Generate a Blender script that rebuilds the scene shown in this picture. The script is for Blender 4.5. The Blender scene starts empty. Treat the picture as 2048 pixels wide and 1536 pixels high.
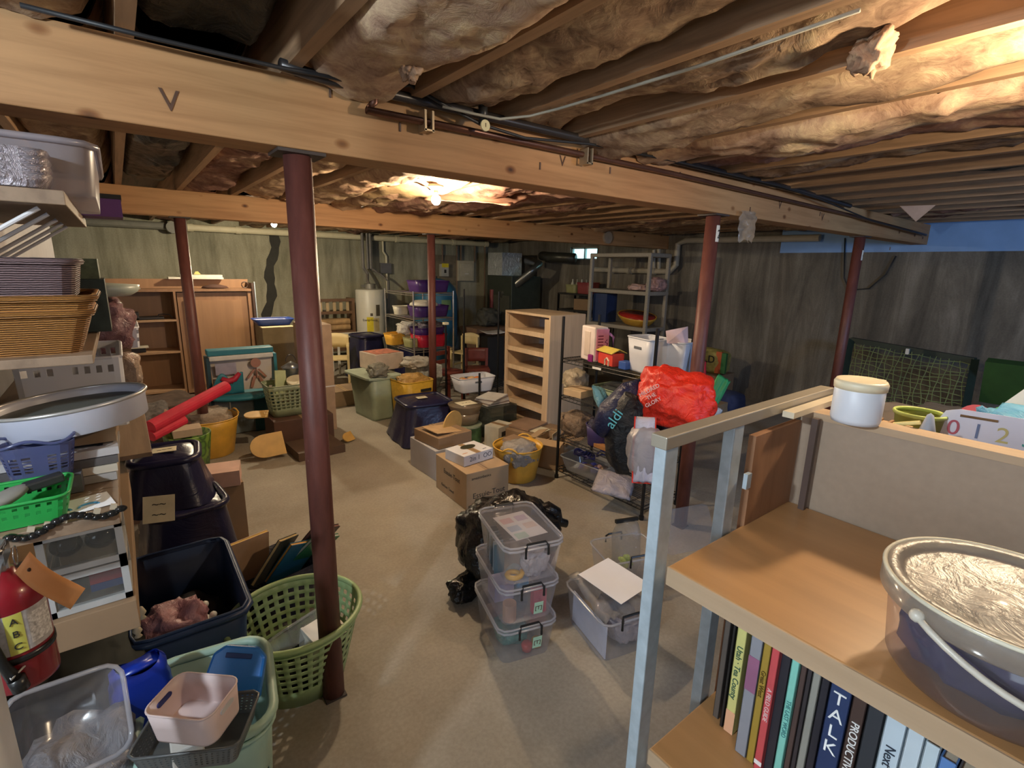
import bpy, bmesh, math, random
from mathutils import Vector, Matrix, noise
PI = math.pi
S = bpy.context.scene
COL = S.collection
H = 1.8
# ------------------------------------------------------------------ camera
FPX = 1005.4
yaw, pit, rol = 0.65916, 0.22704, 0.023278
FW = Vector((math.sin(yaw)*math.cos(pit), math.cos(yaw)*math.cos(pit), -math.sin(pit)))
r0 = Vector((math.cos(yaw), -math.sin(yaw), 0)); u0 = r0.cross(FW)
RT = r0*math.cos(rol)+u0*math.sin(rol); UP = RT.cross(FW)
CAM = Vector((0, 0, H))
cd = bpy.data.cameras.new('camera'); cam = bpy.data.objects.new('camera', cd); COL.objects.link(cam)
cd.sensor_width = 36; cd.lens = 36*FPX/2048; cd.clip_start = 0.02; cd.clip_end = 60
M = Matrix.Identity(4)
for i in range(3):
    M[i][0] = RT[i]; M[i][1] = UP[i]; M[i][2] = -FW[i]; M[i][3] = CAM[i]
cam.matrix_world = M
S.camera = cam
def ray(px, py): return FW+RT*((px-1024)/FPX)-UP*((py-768)/FPX)
def at(px, py, x=None, y=None, z=None, d=None):       # a pixel of the photograph -> a point of the place
    r = ray(px, py)
    if d is not None: t = d
    elif z is not None: t = (z-H)/r.z
    elif x is not None: t = x/r.x
    else: t = y/r.y
    return CAM+r*t
def F(px, py): return at(px, py, z=0)
def dep(p): return (Vector(p)-CAM).dot(FW)
# ------------------------------------------------------------------ view, world
S.view_settings.view_transform = 'Standard'; S.view_settings.look = 'None'
S.view_settings.gamma = 1; S.view_settings.use_curve_mapping = False
S.view_settings.exposure = 0.12
S.cycles.transparent_max_bounces = 32
w = bpy.data.worlds.new('world'); S.world = w; w.use_nodes = True
w.node_tree.nodes['Background'].inputs[0].default_value = (0.55, 0.75, 1.0, 1)
w.node_tree.nodes['Background'].inputs[1].default_value = 0.28
L_WARM, L_WARM2, L_COOL, L_FAR = 2100, 900, 1900, 2700        # radiance of the bare bulbs
def area(name, loc, tgt, sx, sy, power, col):
    l = bpy.data.lights.new(name, 'AREA'); l.shape = 'RECTANGLE'; l.size = sx; l.size_y = sy
    l.energy = power; l.color = col
    o = bpy.data.objects.new(name, l); COL.objects.link(o); o.location = loc
    o.rotation_euler = (Vector(tgt)-Vector(loc)).to_track_quat('-Z', 'Y').to_euler()
    return o
area('window_daylight', (3.6, -2.3, 2.0), (7.0, 2.0, 1.9), 1.2, .5, 75, (.38, .6, 1))
area('stair_daylight', (-2.2, -1.2, 2.0), (2.0, 2.5, 0.8), 1.0, 1.6, 26, (.75, .87, 1))
# ------------------------------------------------------------------ materials
MC = {}
def nodes(name):
    m = bpy.data.materials.new(name); m.use_nodes = True
    return m, m.node_tree.nodes, m.node_tree.links, m.node_tree.nodes['Principled BSDF']
def coords(n, l, scale=(1, 1, 1), kind='Object'):
    tc = n.new('ShaderNodeTexCoord'); mp = n.new('ShaderNodeMapping'); mp.inputs['Scale'].default_value = scale
    l.new(tc.outputs[kind], mp.inputs[0]); return mp.outputs[0]
def ramp(n, l, src, stops):
    r = n.new('ShaderNodeValToRGB'); e = r.color_ramp.elements
    while len(e) < len(stops): e.new(.5)
    for k, (p, c) in enumerate(stops): e[k].position = p; e[k].color = (*c, 1)
    l.new(src, r.inputs[0]); return r.outputs[0]
def noi(n, l, vec, scale, detail=4, rough=.55, dist=0):
    t = n.new('ShaderNodeTexNoise'); t.inputs['Scale'].default_value = scale; t.inputs['Detail'].default_value = detail
    t.inputs['Roughness'].default_value = rough; t.inputs['Distortion'].default_value = dist
    l.new(vec, t.inputs['Vector']); return t.outputs[0]
def bumpn(n, l, b, h, st, dist=.01):
    bu = n.new('ShaderNodeBump'); bu.inputs['Strength'].default_value = st; bu.inputs['Distance'].default_value = dist
    l.new(h, bu.inputs['Height']); l.new(bu.outputs[0], b.inputs['Normal']); return bu
def sh(c, k): return tuple(min(1, x*k) for x in c)
def P(name, c, rough=.5, metal=0, var=.12, scale=9, bump=0, bscale=40, stretch=(1, 1, 1), coat=0, spec=None):
    if name in MC: return MC[name]
    m, n, l, b = nodes(name)
    v = coords(n, l, stretch); f = noi(n, l, v, scale)
    l.new(ramp(n, l, f, [(.3, sh(c, 1-var)), (.7, sh(c, 1+var))]), b.inputs['Base Color'])
    b.inputs['Roughness'].default_value = rough; b.inputs['Metallic'].default_value = metal
    if coat: b.inputs['Coat Weight'].default_value = coat
    if bump: bumpn(n, l, b, noi(n, l, v, bscale), bump)
    MC[name] = m; return m
def WOOD(name, c1, c2, axis=0, scale=3, rough=.6, knots=0, bump=.15):
    if name in MC: return MC[name]
    m, n, l, b = nodes(name)
    st = [14, 14, 14]; st[axis] = .8
    v = coords(n, l, tuple(st)); f = noi(n, l, v, scale, 6, .6, .4)
    col = ramp(n, l, f, [(.3, c2), (.52, c1), (.75, sh(c1, 1.15))])
    if knots:
        s2 = [7, 7, 7]; s2[axis] = 4.2
        v2 = coords(n, l, tuple(s2)); vo = n.new('ShaderNodeTexVoronoi'); vo.inputs['Scale'].default_value = 1.1
        l.new(v2, vo.inputs['Vector'])
        k = ramp(n, l, vo.outputs['Distance'], [(.04, (.1, .045, .02)), (.1, (.55, .42, .3)), (.16, (1, 1, 1))])
        big = coords(n, l); f2 = noi(n, l, big, 1.1, 2)
        pat = ramp(n, l, f2, [(.42, (1, .9, .85)), (.6, (1.0, 1.0, 1.0))])
        mx = n.new('ShaderNodeMixRGB'); mx.blend_type = 'MULTIPLY'; mx.inputs[0].default_value = knots
        l.new(col, mx.inputs[1]); l.new(k, mx.inputs[2])
        mx2 = n.new('ShaderNodeMixRGB'); mx2.blend_type = 'MULTIPLY'; mx2.inputs[0].default_value = 1
        l.new(mx.outputs[0], mx2.inputs[1]); l.new(pat, mx2.inputs[2]); col = mx2.outputs[0]
    l.new(col, b.inputs['Base Color']); b.inputs['Roughness'].default_value = rough
    if bump: bumpn(n, l, b, f, bump, .004)
    MC[name] = m; return m
def CLEAR(name, tint=(.9, .92, .95), haze=.22, rough=.12, hazecol=(.75, .78, .82), bump=0, bscale=14):
    if name in MC: return MC[name]
    m = bpy.data.materials.new(name); m.use_nodes = True; n = m.node_tree.nodes; l = m.node_tree.links; n.clear()
    out = n.new('ShaderNodeOutputMaterial'); tr = n.new('ShaderNodeBsdfTransparent'); tr.inputs[0].default_value = (*tint, 1)
    dd = n.new('ShaderNodeBsdfDiffuse'); dd.inputs[0].default_value = (*hazecol, 1)
    tl = n.new('ShaderNodeBsdfTranslucent'); tl.inputs[0].default_value = (*hazecol, 1)
    df = n.new('ShaderNodeMixShader'); df.inputs[0].default_value = .45; l.new(dd.outputs[0], df.inputs[1]); l.new(tl.outputs[0], df.inputs[2])
    gl = n.new('ShaderNodeBsdfGlossy'); gl.inputs[1].default_value = rough
    m1 = n.new('ShaderNodeMixShader'); m1.inputs[0].default_value = haze
    l.new(tr.outputs[0], m1.inputs[1]); l.new(df.outputs[0], m1.inputs[2])
    lw = n.new('ShaderNodeLayerWeight'); lw.inputs[0].default_value = .3; fr = n.new('ShaderNodeMath'); fr.operation = 'MULTIPLY_ADD'; fr.inputs[1].default_value = .35; fr.inputs[2].default_value = .03
    l.new(lw.outputs['Facing'], fr.inputs[0]); m2 = n.new('ShaderNodeMixShader'); l.new(fr.outputs[0], m2.inputs[0]); l.new(m1.outputs[0], m2.inputs[1]); l.new(gl.outputs[0], m2.inputs[2])
    if bump:
        v = coords(n, l); bu = n.new('ShaderNodeBump'); bu.inputs['Strength'].default_value = bump; bu.inputs['Distance'].default_value = .02
        l.new(noi(n, l, v, bscale, 5, .6, 1), bu.inputs['Height']); l.new(bu.outputs[0], gl.inputs['Normal']); l.new(bu.outputs[0], dd.inputs['Normal'])
    l.new(m2.outputs[0], out.inputs[0]); MC[name] = m; return m
def FOIL(name, c, rough=.25, metal=0, bump=.8, bscale=12):          # crinkled plastic or foil
    if name in MC: return MC[name]
    m, n, l, b = nodes(name); v = coords(n, l)
    f = noi(n, l, v, bscale, 6, .6, 1.2)
    l.new(ramp(n, l, f, [(.3, sh(c, .85)), (.7, sh(c, 1.12))]), b.inputs['Base Color'])
    b.inputs['Roughness'].default_value = rough; b.inputs['Metallic'].default_value = metal
    bumpn(n, l, b, f, bump, .03); MC[name] = m; return m
def WICKER(name, c):
    if name in MC: return MC[name]
    m, n, l, b = nodes(name); v = coords(n, l)
    w1 = n.new('ShaderNodeTexWave'); w1.bands_direction = 'Z'; w1.inputs['Scale'].default_value = 62; w1.inputs['Distortion'].default_value = 1.5
    l.new(v, w1.inputs['Vector'])
    f = noi(n, l, v, 25)
    c1 = ramp(n, l, w1.outputs['Fac'], [(.2, sh(c, .45)), (.6, c), (.9, sh(c, 1.25))])
    l.new(c1, b.inputs['Base Color']); b.inputs['Roughness'].default_value = .55
    bumpn(n, l, b, w1.outputs['Fac'], .8, .01); MC[name] = m; return m
def CONCRETE(name, base, dark, light, streak=True, rough=.9):
    m, n, l, b = nodes(name)
    v = coords(n, l); a = noi(n, l, v, 1.3, 5, .6)
    if streak:
        v2 = coords(n, l, (2.4, 2.4, .32)); s = noi(n, l, v2, 1.6, 8, .68, .6)
        mx = n.new('ShaderNodeMath'); mx.operation = 'MULTIPLY_ADD'; mx.inputs[1].default_value = .75
        m2 = n.new('ShaderNodeMath'); m2.operation = 'MULTIPLY'; m2.inputs[1].default_value = .25; l.new(a, m2.inputs[0])
        l.new(s, mx.inputs[0]); l.new(m2.outputs[0], mx.inputs[2]); f = mx.outputs[0]
    else: f = a
    c1 = ramp(n, l, f, [(.36, dark), (.5, base), (.66, light)])
    sp = noi(n, l, v, 60, 3)
    c2 = ramp(n, l, sp, [(.35, (.82, .82, .82)), (.65, (1.0, 1.0, 1.0))])
    mm = n.new('ShaderNodeMixRGB'); mm.blend_type = 'MULTIPLY'; mm.inputs[0].default_value = .8
    l.new(c1, mm.inputs[1]); l.new(c2, mm.inputs[2]); l.new(mm.outputs[0], b.inputs['Base Color'])
    b.inputs['Roughness'].default_value = rough
    bumpn(n, l, b, f, .15, .02); return m
def EMIT(name, c, st):
    m = bpy.data.materials.new(name); m.use_nodes = True; n = m.node_tree.nodes; n.clear()
    o = n.new('ShaderNodeOutputMaterial'); e = n.new('ShaderNodeEmission'); e.inputs[0].default_value = (*c, 1); e.inputs[1].default_value = st
    m.node_tree.links.new(e.outputs[0], o.inputs[0]); return m
# ------------------------------------------------------------------ mesh builder
class MB:
    def __init__(s): s.bm = bmesh.new()
    def box(s, c, d, rz=0, rot=None, taper=1):
        mt = (rot.to_4x4() if rot else Matrix.Rotation(rz, 4, 'Z'))
        vs = []
        for k in (-1, 1):
            t = 1 if k < 0 else taper
            for i, j in ((-1, -1), (1, -1), (1, 1), (-1, 1)):
                vs.append(s.bm.verts.new(Vector(c)+mt @ Vector((i*d[0]/2*t, j*d[1]/2*t, k*d[2]/2))))
        for f in ((3, 2, 1, 0), (4, 5, 6, 7), (0, 1, 5, 4), (1, 2, 6, 5), (2, 3, 7, 6), (3, 0, 4, 7)):
            s.bm.faces.new([vs[i] for i in f])
        return s
    def bar(s, p, q, w, h):
        p = Vector(p); q = Vector(q); d = q-p
        rot = d.to_track_quat('X', 'Z').to_matrix()
        return s.box((p+q)/2, (d.length, w, h), rot=rot)
    def tube(s, p, q, r, n=10, r2=None, cap=True):
        p = Vector(p); q = Vector(q); d = q-p; r2 = r if r2 is None else r2
        rot = d.to_track_quat('Z', 'Y').to_matrix()
        a = [s.bm.verts.new(p+rot @ Vector((r*math.cos(2*PI*i/n), r*math.sin(2*PI*i/n), 0))) for i in range(n)]
        b = [s.bm.verts.new(q+rot @ Vector((r2*math.cos(2*PI*i/n), r2*math.sin(2*PI*i/n), 0))) for i in range(n)]
        for i in range(n): s.bm.faces.new((a[i], a[(i+1) % n], b[(i+1) % n], b[i]))
        if cap: s.bm.faces.new(a[::-1]); s.bm.faces.new(b)
        return s
    def path(s, pts, r, n=8, closed=False):
        pts = [Vector(p) for p in pts]; N = len(pts); rings = []
        up = Vector((0, 0, 1))
        for k in range(N):
            if closed: t = pts[(k+1) % N]-pts[k-1]
            else: t = pts[min(k+1, N-1)]-pts[max(k-1, 0)]
            t.normalize()
            a = t.cross(up)
            if a.length < .05: a = t.cross(Vector((1, 0, 0)))
            a.normalize(); b = a.cross(t)
            rr = r[k] if isinstance(r, (list, tuple)) else r
            rings.append([s.bm.verts.new(pts[k]+a*rr*math.cos(2*PI*i/n)+b*rr*math.sin(2*PI*i/n)) for i in range(n)])
        for k in range(N if closed else N-1):
            A, B = rings[k], rings[(k+1) % N]
            for i in range(n): s.bm.faces.new((A[i], A[(i+1) % n], B[(i+1) % n], B[i]))
        if not closed:
            s.bm.faces.new(rings[0][::-1]); s.bm.faces.new(rings[-1])
        return s
    def lathe(s, prof, c=(0, 0, 0), n=32, sx=1, sy=1):
        rings = []
        for (r, z) in prof:
            rings.append([s.bm.verts.new((c[0]+sx*r*math.cos(2*PI*i/n), c[1]+sy*r*math.sin(2*PI*i/n), c[2]+z)) for i in range(n)])
        for A, B in zip(rings, rings[1:]):
            for i in range(n): s.bm.faces.new((A[i], A[(i+1) % n], B[(i+1) % n], B[i]))
        if prof[0][0] > 1e-4: s.bm.faces.new(rings[0][::-1])
        if prof[-1][0] > 1e-4: s.bm.faces.new(rings[-1])
        return s
    def ball(s, c, r, sub=2, sc=(1, 1, 1)):
        x = bmesh.ops.create_icosphere(s.bm, subdivisions=sub, radius=r)
        for v in x['verts']: v.co = Vector(c)+Vector((v.co.x*sc[0], v.co.y*sc[1], v.co.z*sc[2]))
        return s
    def poly(s, pts, t, axis=(0, 0, 1)):                     # flat outline with thickness
        ax = Vector(axis)*t
        a = [s.bm.verts.new(Vector(p)) for p in pts]; b = [s.bm.verts.new(Vector(p)+ax) for p in pts]
        s.bm.faces.new(a[::-1]); s.bm.faces.new(b); N = len(a)
        for i in range(N): s.bm.faces.new((a[i], a[(i+1) % N], b[(i+1) % N], b[i]))
        return s
    def grid(s, fn, nu, nv, skip=None):
        vs = [[s.bm.verts.new(fn(i/nu, j/nv)) for j in range(nv+1)] for i in range(nu+1)]
        for i in range(nu):
            for j in range(nv):
                if skip and skip(i, j): continue
                s.bm.faces.new((vs[i][j], vs[i+1][j], vs[i+1][j+1], vs[i][j+1]))
        return s
    def build(s, name, m, parent=None, loc=None, smooth=False, bevel=0, solid=0, rot=None, sub=0, off=0):
        bmesh.ops.recalc_face_normals(s.bm, faces=s.bm.faces)
        me = bpy.data.meshes.new(name); s.bm.to_mesh(me); s.bm.free()
        if m: me.materials.append(m)
        if smooth:
            for p in me.polygons: p.use_smooth = True
        o = bpy.data.objects.new(name, me); COL.objects.link(o)
        if parent: o.parent = parent
        if loc is not None: o.location = loc
        if rot is not None: o.rotation_euler = rot
        if solid:
            md = o.modifiers.new('t', 'SOLIDIFY'); md.thickness = solid; md.offset = off
        if bevel:
            md = o.modifiers.new('b', 'BEVEL'); md.width = bevel; md.segments = 2; md.limit_method = 'ANGLE'
        if sub:
            md = o.modifiers.new('s', 'SUBSURF'); md.levels = sub; md.render_levels = sub
        return o
def tag(o, label, cat, group=None, kind=None):
    o['label'] = label; o['category'] = cat
    if group: o['group'] = group
    if kind: o['kind'] = kind
    return o
def thing(name, label, cat, loc=(0, 0, 0), rz=0, group=None, rot=None):
    o = bpy.data.objects.new(name, None); o.empty_display_size = .05; COL.objects.link(o); o.location = loc
    o.rotation_euler = rot if rot else (0, 0, rz)
    return tag(o, label, cat, group)
def struct(name, mb, m, **k):
    o = mb.build(name, m, **k); o['kind'] = 'structure'; return o
def kids(o): return [c for c in bpy.data.objects if c.parent == o]
def copy_tree(o, parent=None):
    c = o.copy(); COL.objects.link(c)
    if parent: c.parent = parent
    for ch in kids(o): copy_tree(ch, c)
    return c
def letters(parent, text, size, loc, rot, m, name='lettering', ext=.0006, sx=1):
    cu = bpy.data.curves.new(name, 'FONT'); cu.body = text; cu.size = size; cu.extrude = ext; cu.align_x = 'CENTER'; cu.align_y = 'CENTER'
    t = bpy.data.objects.new('tmp', cu); COL.objects.link(t)
    dg = bpy.context.evaluated_depsgraph_get(); me = bpy.data.meshes.new_from_object(t.evaluated_get(dg))
    COL.objects.unlink(t); bpy.data.objects.remove(t)
    me.materials.clear(); me.materials.append(m)
    o = bpy.data.objects.new(name, me); COL.objects.link(o)
    if parent: o.parent = parent
    o.location = loc; o.rotation_euler = rot; o.scale = (sx, 1, 1); return o
def ringpts(w, d, r, fr):                                     # points of a rounded rectangle at perimeter fractions
    r = min(r, w/2-1e-4, d/2-1e-4); a, b = w/2-r, d/2-r; q = PI*r/2
    segs = [(2*b, 0), (q, 1), (2*a, 2), (q, 3), (2*b, 4), (q, 5), (2*a, 6), (q, 7)]
    tot = sum(x for x, _ in segs); out = []
    for f in fr:
        t = (f % 1)*tot
        for ln, k in segs:
            if t <= ln+1e-9: break
            t -= ln
        if k == 0: p = (w/2, -b+t)
        elif k == 2: p = (a-t, d/2)
        elif k == 4: p = (-w/2, b-t)
        elif k == 6: p = (-a+t, -d/2)
        else:
            c = {1: (a, b, 0), 3: (-a, b, PI/2), 5: (-a, -b, PI), 7: (a, -b, 1.5*PI)}[k]; an = c[2]+t/r
            p = (c[0]+r*math.cos(an), c[1]+r*math.sin(an))
        out.append(p)
    return out
def tub(w, d, h, bw=.85, r=.05, cells=0, rows=0, band=(.2, .85), hole=.62, n=40, rnd=False, skipc=None, bottom=True, z0=0, flare=None):
    """open container shell: rounded rectangle (or oval) that widens towards the rim, with an optional lattice of holes"""
    s = MB()
    if cells: fr = [(c+e)/cells for c in range(cells) for e in (0, 1-hole)]
    else: fr = [i/n for i in range(n)]
    if rows:
        vs = [0]+[band[0]+(band[1]-band[0])*(k+e)/rows for k in range(rows) for e in (0, 1-hole)]+[band[1], 1]
    else: vs = [0, .06, .5, 1]
    N = len(fr); rings = []
    for v in vs:
        k = bw+(1-bw)*(v if not flare else v**flare)
        if rnd: pts = [(w*k/2*math.cos(2*PI*f), d*k/2*math.sin(2*PI*f)) for f in fr]
        else: pts = ringpts(w*k, d*k, r*k, fr)
        rings.append([s.bm.verts.new((x, y, z0+v*h)) for x, y in pts])
    for j in range(len(vs)-1):
        hr = rows and 1 <= j <= 2*rows and (j % 2 == 0)
        for i in range(N):
            if hr and i % 2 == 1 and not (skipc and skipc(i//2, (j-2)//2)): continue
            s.bm.faces.new((rings[j][i], rings[j][(i+1) % N], rings[j+1][(i+1) % N], rings[j+1][i]))
    if bottom: s.bm.faces.new(rings[0][::-1])
    return s
def rimpath(w, d, r, z, rad, n=40, rnd=False, m=6):
    if rnd: pts = [(w/2*math.cos(2*PI*i/n), d/2*math.sin(2*PI*i/n), z) for i in range(n)]
    else: pts = [(x, y, z) for x, y in ringpts(w, d, r, [i/n for i in range(n)])]
    return MB().path(pts, rad, m, closed=True)
def blobm(w, d, h, seed=0, amp=.15, fr=2.2, sub=4, flat=.0, pw=.7, ridged=False):
    """crumpled sack: a squarish ball pushed in and out by noise, resting flat on z=0"""
    s = MB(); x = bmesh.ops.create_icosphere(s.bm, subdivisions=sub, radius=1)
    for v in x['verts']:
        p = v.co.copy()
        q = Vector([math.copysign(abs(c)**pw, c) for c in p])
        nn = noise.fractal(p*fr+Vector((seed*7.3, seed*3.1, 0)), 1, 2, 4)
        if ridged: nn = .6-1.6*abs(nn)
        q *= 1+amp*nn
        z = (q.z*.5+.5)*h
        v.co = Vector((q.x*w/2, q.y*d/2, max(0, z-flat*h)))
    return s
# ================================================================== THE SETTING
XR, XL, YB, YF, ZC = 7.2, -2.8, 9.55, -2.5, 2.6
m_floor = CONCRETE('floor concrete', (.335, .30, .245), (.275, .24, .19), (.39, .355, .295), False, .75)
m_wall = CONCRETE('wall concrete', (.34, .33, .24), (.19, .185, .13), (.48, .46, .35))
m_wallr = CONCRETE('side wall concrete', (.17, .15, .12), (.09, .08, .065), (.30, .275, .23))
m_white = P('painted plaster', (.62, .6, .62), .7, var=.06)
m_blue = P('daylight blue band', (.24, .40, .68), .8, var=.1, scale=3)  # blue daylight on the wall top, painted into the band's colour
m_deck = WOOD('subfloor boards', (.16, .10, .07), (.08, .05, .035), 1)
m_beam = WOOD('beam pine', (.455, .26, .115), (.36, .195, .08), 0, 2.2, .65, knots=.95, bump=.08)
m_joist = WOOD('joist pine', (.33, .20, .11), (.20, .12, .065), 1, 2.2)
m_rust = None
def floor_fn(u, v):
    x = XL+(XR-XL)*u; y = YF+(YB-YF)*v
    return Vector((x, y, 0))
f = MB().box((2.2, 3.5, -.05), (10.2, 12.3, .1)); struct('floor', f, m_floor)
struct('wall_back', MB().box((2.2, YB+.1, 1.3), (10.4, .2, 2.6)), m_wall)
wr = MB().box((XR+.1, 2.0, 1.04), (.2, 9.0, 2.08)).box((XR+.1, 8.1, .99), (.2, 3.2, 1.98))
wr.box((XR+.1, 6.64, 2.1), (.2, .28, .24)).box((XR+.1, 8.6, 2.1), (.2, 2.2, .24))
wr.box((XR+.1, 4.95, 2.34), (.2, 3.1, .52)).box((XR+.1, 8.1, 2.41), (.2, 3.2, .38))
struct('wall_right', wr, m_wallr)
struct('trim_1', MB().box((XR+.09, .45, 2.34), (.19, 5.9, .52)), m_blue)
wl = MB().box((-.57, 4.1, 1.075), (.2, 5.4, 2.15)); struct('wall_left', wl, m_white)
struct('wall_stairs', MB().box((XL-.1, 3.5, 1.3), (.2, 12.3, 2.6)), m_white)
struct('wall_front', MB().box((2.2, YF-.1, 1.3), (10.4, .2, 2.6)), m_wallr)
struct('ceiling', MB().box((2.2, 3.5, ZC+.05), (10.4, 12.4, .1)), m_deck)
# window in the far end of the right wall
wf = MB()
y0, y1, z0, z1 = 6.78, 7.5, 1.98, 2.22
for yy in (y0+.015, y1-.015, (y0+y1)/2): wf.box((XR+.06, yy, (z0+z1)/2), (.05, .03, z1-z0))
for zz in (z0+.015, z1-.015): wf.box((XR+.06, (y0+y1)/2, zz), (.05, y1-y0, .03))
win = struct('window_1', wf, P('window frame', (.35, .37, .36), .6))
MB().box((XR+.09, (y0+y1)/2, (z0+z1)/2), (.01, y1-y0-.04, z1-z0-.04)).build('pane', EMIT('daylit pane', (.45, .88, .95), 2.6), win)
# wall end post by the stairs
tp = at(22, 1536, d=.80)
struct('trim_2', MB().box((tp.x-.045, tp.y+.0, 1.3), (.09, .12, 2.6)), P('white jamb', (.6, .62, .66), .5))
# ------------------------------------------------------------------ beams
bm1 = MB().box(((XL+XR)/2, 1.875, 2.261), (XR-XL, .15, .21)).build('carrying_beam', m_beam, bevel=.004)
tag(bm1, 'long pale pine beam crossing the near ceiling, carrying the pipes', 'beam')
bm2 = MB().box(((XL+XR)/2, 5.28, 2.261), (XR-XL, .15, .21)).build('carrying_beam', m_beam, bevel=.004)
tag(bm2, 'orange pine beam farther back, just behind the lit bulb', 'beam')
mk = P('marking ink', (.1, .05, .03), .8)
for px, py, sz in ((340, 203, .05), (1125, 323, .04), (1172, 310, .035), (1560, 410, .05), (1645, 435, .05)):
    q = at(px, py, y=1.798)
    o = letters(bm1, 'V', sz*1.6, (q.x, q.y, q.z), (PI/2, 0, 0), mk, 'pencil_mark')
st = MB()
for k in range(9):
    q = at(660+k*140, 185+k*32+((k*37) % 60), y=1.798)
    st.box(q, (.006, .006, .03))
st.build('staple', P('rusty staple', (.12, .07, .05), .6), bm1)['kind'] = 'stuff'
# ------------------------------------------------------------------ joists and insulation
JX = [.49+.401*k for k in range(-8, 17)]
ORD = ['', 'first', 'second', 'third', 'fourth', 'fifth', 'sixth', 'seventh', 'eighth', 'ninth', 'tenth', 'eleventh', 'twelfth', 'thirteenth', 'fourteenth', 'fifteenth', 'sixteenth']
jo = None
for k, x in enumerate(JX):
    if k < 3: continue
    if jo is None: o = MB().box((0, 3.5, 0), (.04, 12.0, .234)).build('ceiling_joist', m_joist)
    else: o = jo.copy(); COL.objects.link(o)
    jo = jo or o
    o.location = (x, 0, 2.366+.117)
    tag(o, 'brown ceiling joist passing over the nearest red column' if k == 8 else 'brown ceiling joist, %s to the %s of the one over the nearest column' % (ORD[abs(k-8)], 'right' if k > 8 else 'left'), 'joist', 'ceiling joists')
def BATT(name, stops, bs=1):
    m, n, l, b = nodes(name); v = coords(n, l)
    f = noi(n, l, v, 3.2, 7, .62, 1.1); g = noi(n, l, v, 11, 5, .7, 2.0)
    mx = n.new('ShaderNodeMath'); mx.operation = 'MULTIPLY_ADD'; mx.inputs[1].default_value = .35
    m2 = n.new('ShaderNodeMath'); m2.operation = 'MULTIPLY'; m2.inputs[1].default_value = .65; l.new(f, m2.inputs[0])
    l.new(g, mx.inputs[0]); l.new(m2.outputs[0], mx.inputs[2])
    l.new(ramp(n, l, mx.outputs[0], stops), b.inputs['Base Color']); b.inputs['Roughness'].default_value = .95
    b.inputs['Specular IOR Level'].default_value = .15
    bumpn(n, l, b, mx.outputs[0], .4*bs, .03); return m
m_fib = [BATT('kraft faced insulation', [(.36, (.12, .07, .045)), (.48, (.26, .17, .11)), (.56, (.38, .27, .17)), (.68, (.58, .46, .28))]),
         BATT('pink brown insulation', [(.36, (.13, .06, .05)), (.5, (.26, .145, .11)), (.58, (.36, .23, .16)), (.7, (.55, .42, .27))]),
         BATT('cream insulation', [(.36, (.18, .10, .065)), (.46, (.38, .245, .165)), (.56, (.52, .37, .235)), (.66, (.72, .56, .33))])]
m_dark = FOIL('black poly and bay shade', (.018, .02, .02), .35, bump=.6)
SEG = [(-1.5, 1.79, 'above the near side'), (1.96, 5.19, 'between the two beams'), (5.37, 9.5, 'beyond the far beam')]
random.seed(5)
def batt(k, seg, thick, mi, dark=False):
    x0, x1 = JX[k]+.024, JX[k+1]-.024; ya, yb, _ = SEG[seg]
    nv = int((yb-ya)*34) if seg < 2 else 40; nu = 18 if seg < 2 else 12
    zb = ZC-.235+.045-thick
    sd = k*9.7+seg*31
    def fn(u, v):
        x = x0+(x1-x0)*u; y = ya+(yb-ya)*v
        a = noise.fractal(Vector((x*2.6, y*1.7, sd)), 1, 2, 5)
        b = 1-abs(noise.noise(Vector((x*9, y*6+a*2, sd+3))))*2.2
        c = noise.fractal(Vector((x*22, y*16, sd+7)), 1, 2, 3)
        gap = max(0, (u-.80+.10*noise.noise(Vector((y*4, sd, 2))))/.20); gap2 = max(0, (.10-u)/.10)
        z = zb-.035*a-.022*max(0, b)*max(0, a+.35)+.006*c+.15*gap**1.3+.05*gap2
        z -= .02*math.sin(PI*u)
        yy = y+.03*noise.noise(Vector((x*5, y*3, sd+9)))
        return Vector((x, min(yb, max(ya, yy)), min(ZC-.01, z)))
    o = MB().grid(fn, nu, nv).build('insulation_batt', m_dark if dark else m_fib[mi], smooth=True)
    lab = ['crumpled fibreglass batt stuffed between joists on the near side of the front beam',
           'crumpled fibreglass batt between joists, between the front beam and the far beam',
           'crumpled fibreglass batt between joists beyond the far beam'][seg]
    grp = ['batts above the near side', 'batts between the beams', 'batts beyond the far beam'][seg]
    if dark:
        lab = 'black plastic and bay shade sheet tucked up between the joists %s' % ['on the near side', 'between the beams', 'beyond the far beam'][seg]; grp = 'black sheets '+SEG[seg][2]
    n_ = k-8 if k < 8 else k-7; side = 'left' if n_ < 0 else 'right'
    lab = ('black plastic and bay shade sheet' if dark else 'fibreglass batt')+' '+['on the near side', 'between the beams', 'past the far beam'][seg]+', '+ORD[abs(n_)]+' bay '+side+' of the nearest column'
    return tag(o, lab, 'plastic sheet' if dark else 'insulation', grp)
for k in range(4, len(JX)-1):
    for seg in range(3):
        if seg == 0 and k > 20: pass
        if seg == 2 and k % 3 == 1: continue
        dark = (k == 7 and seg == 0) or (k == 7 and seg == 1) or (seg == 0 and k in (16, 18)) or (seg == 1 and k in (17,))  # right bays are bare; black sheets stand in for their dark shade
        mi = random.choice([0, 1, 2]); th = random.uniform(-.02, .05)
        if seg == 0 and k in (8, 12): mi = 2; th = .055
        if seg == 0 and k in (9,): mi = 0; th = .0
        if seg == 0 and k > 14: mi = 1; th = random.uniform(-.08, 0)
        if seg == 1 and k in (10, 11, 12, 13): th = .05; mi = 2 if k < 12 else 1
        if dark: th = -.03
        batt(k, seg, th, mi, dark)
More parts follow.
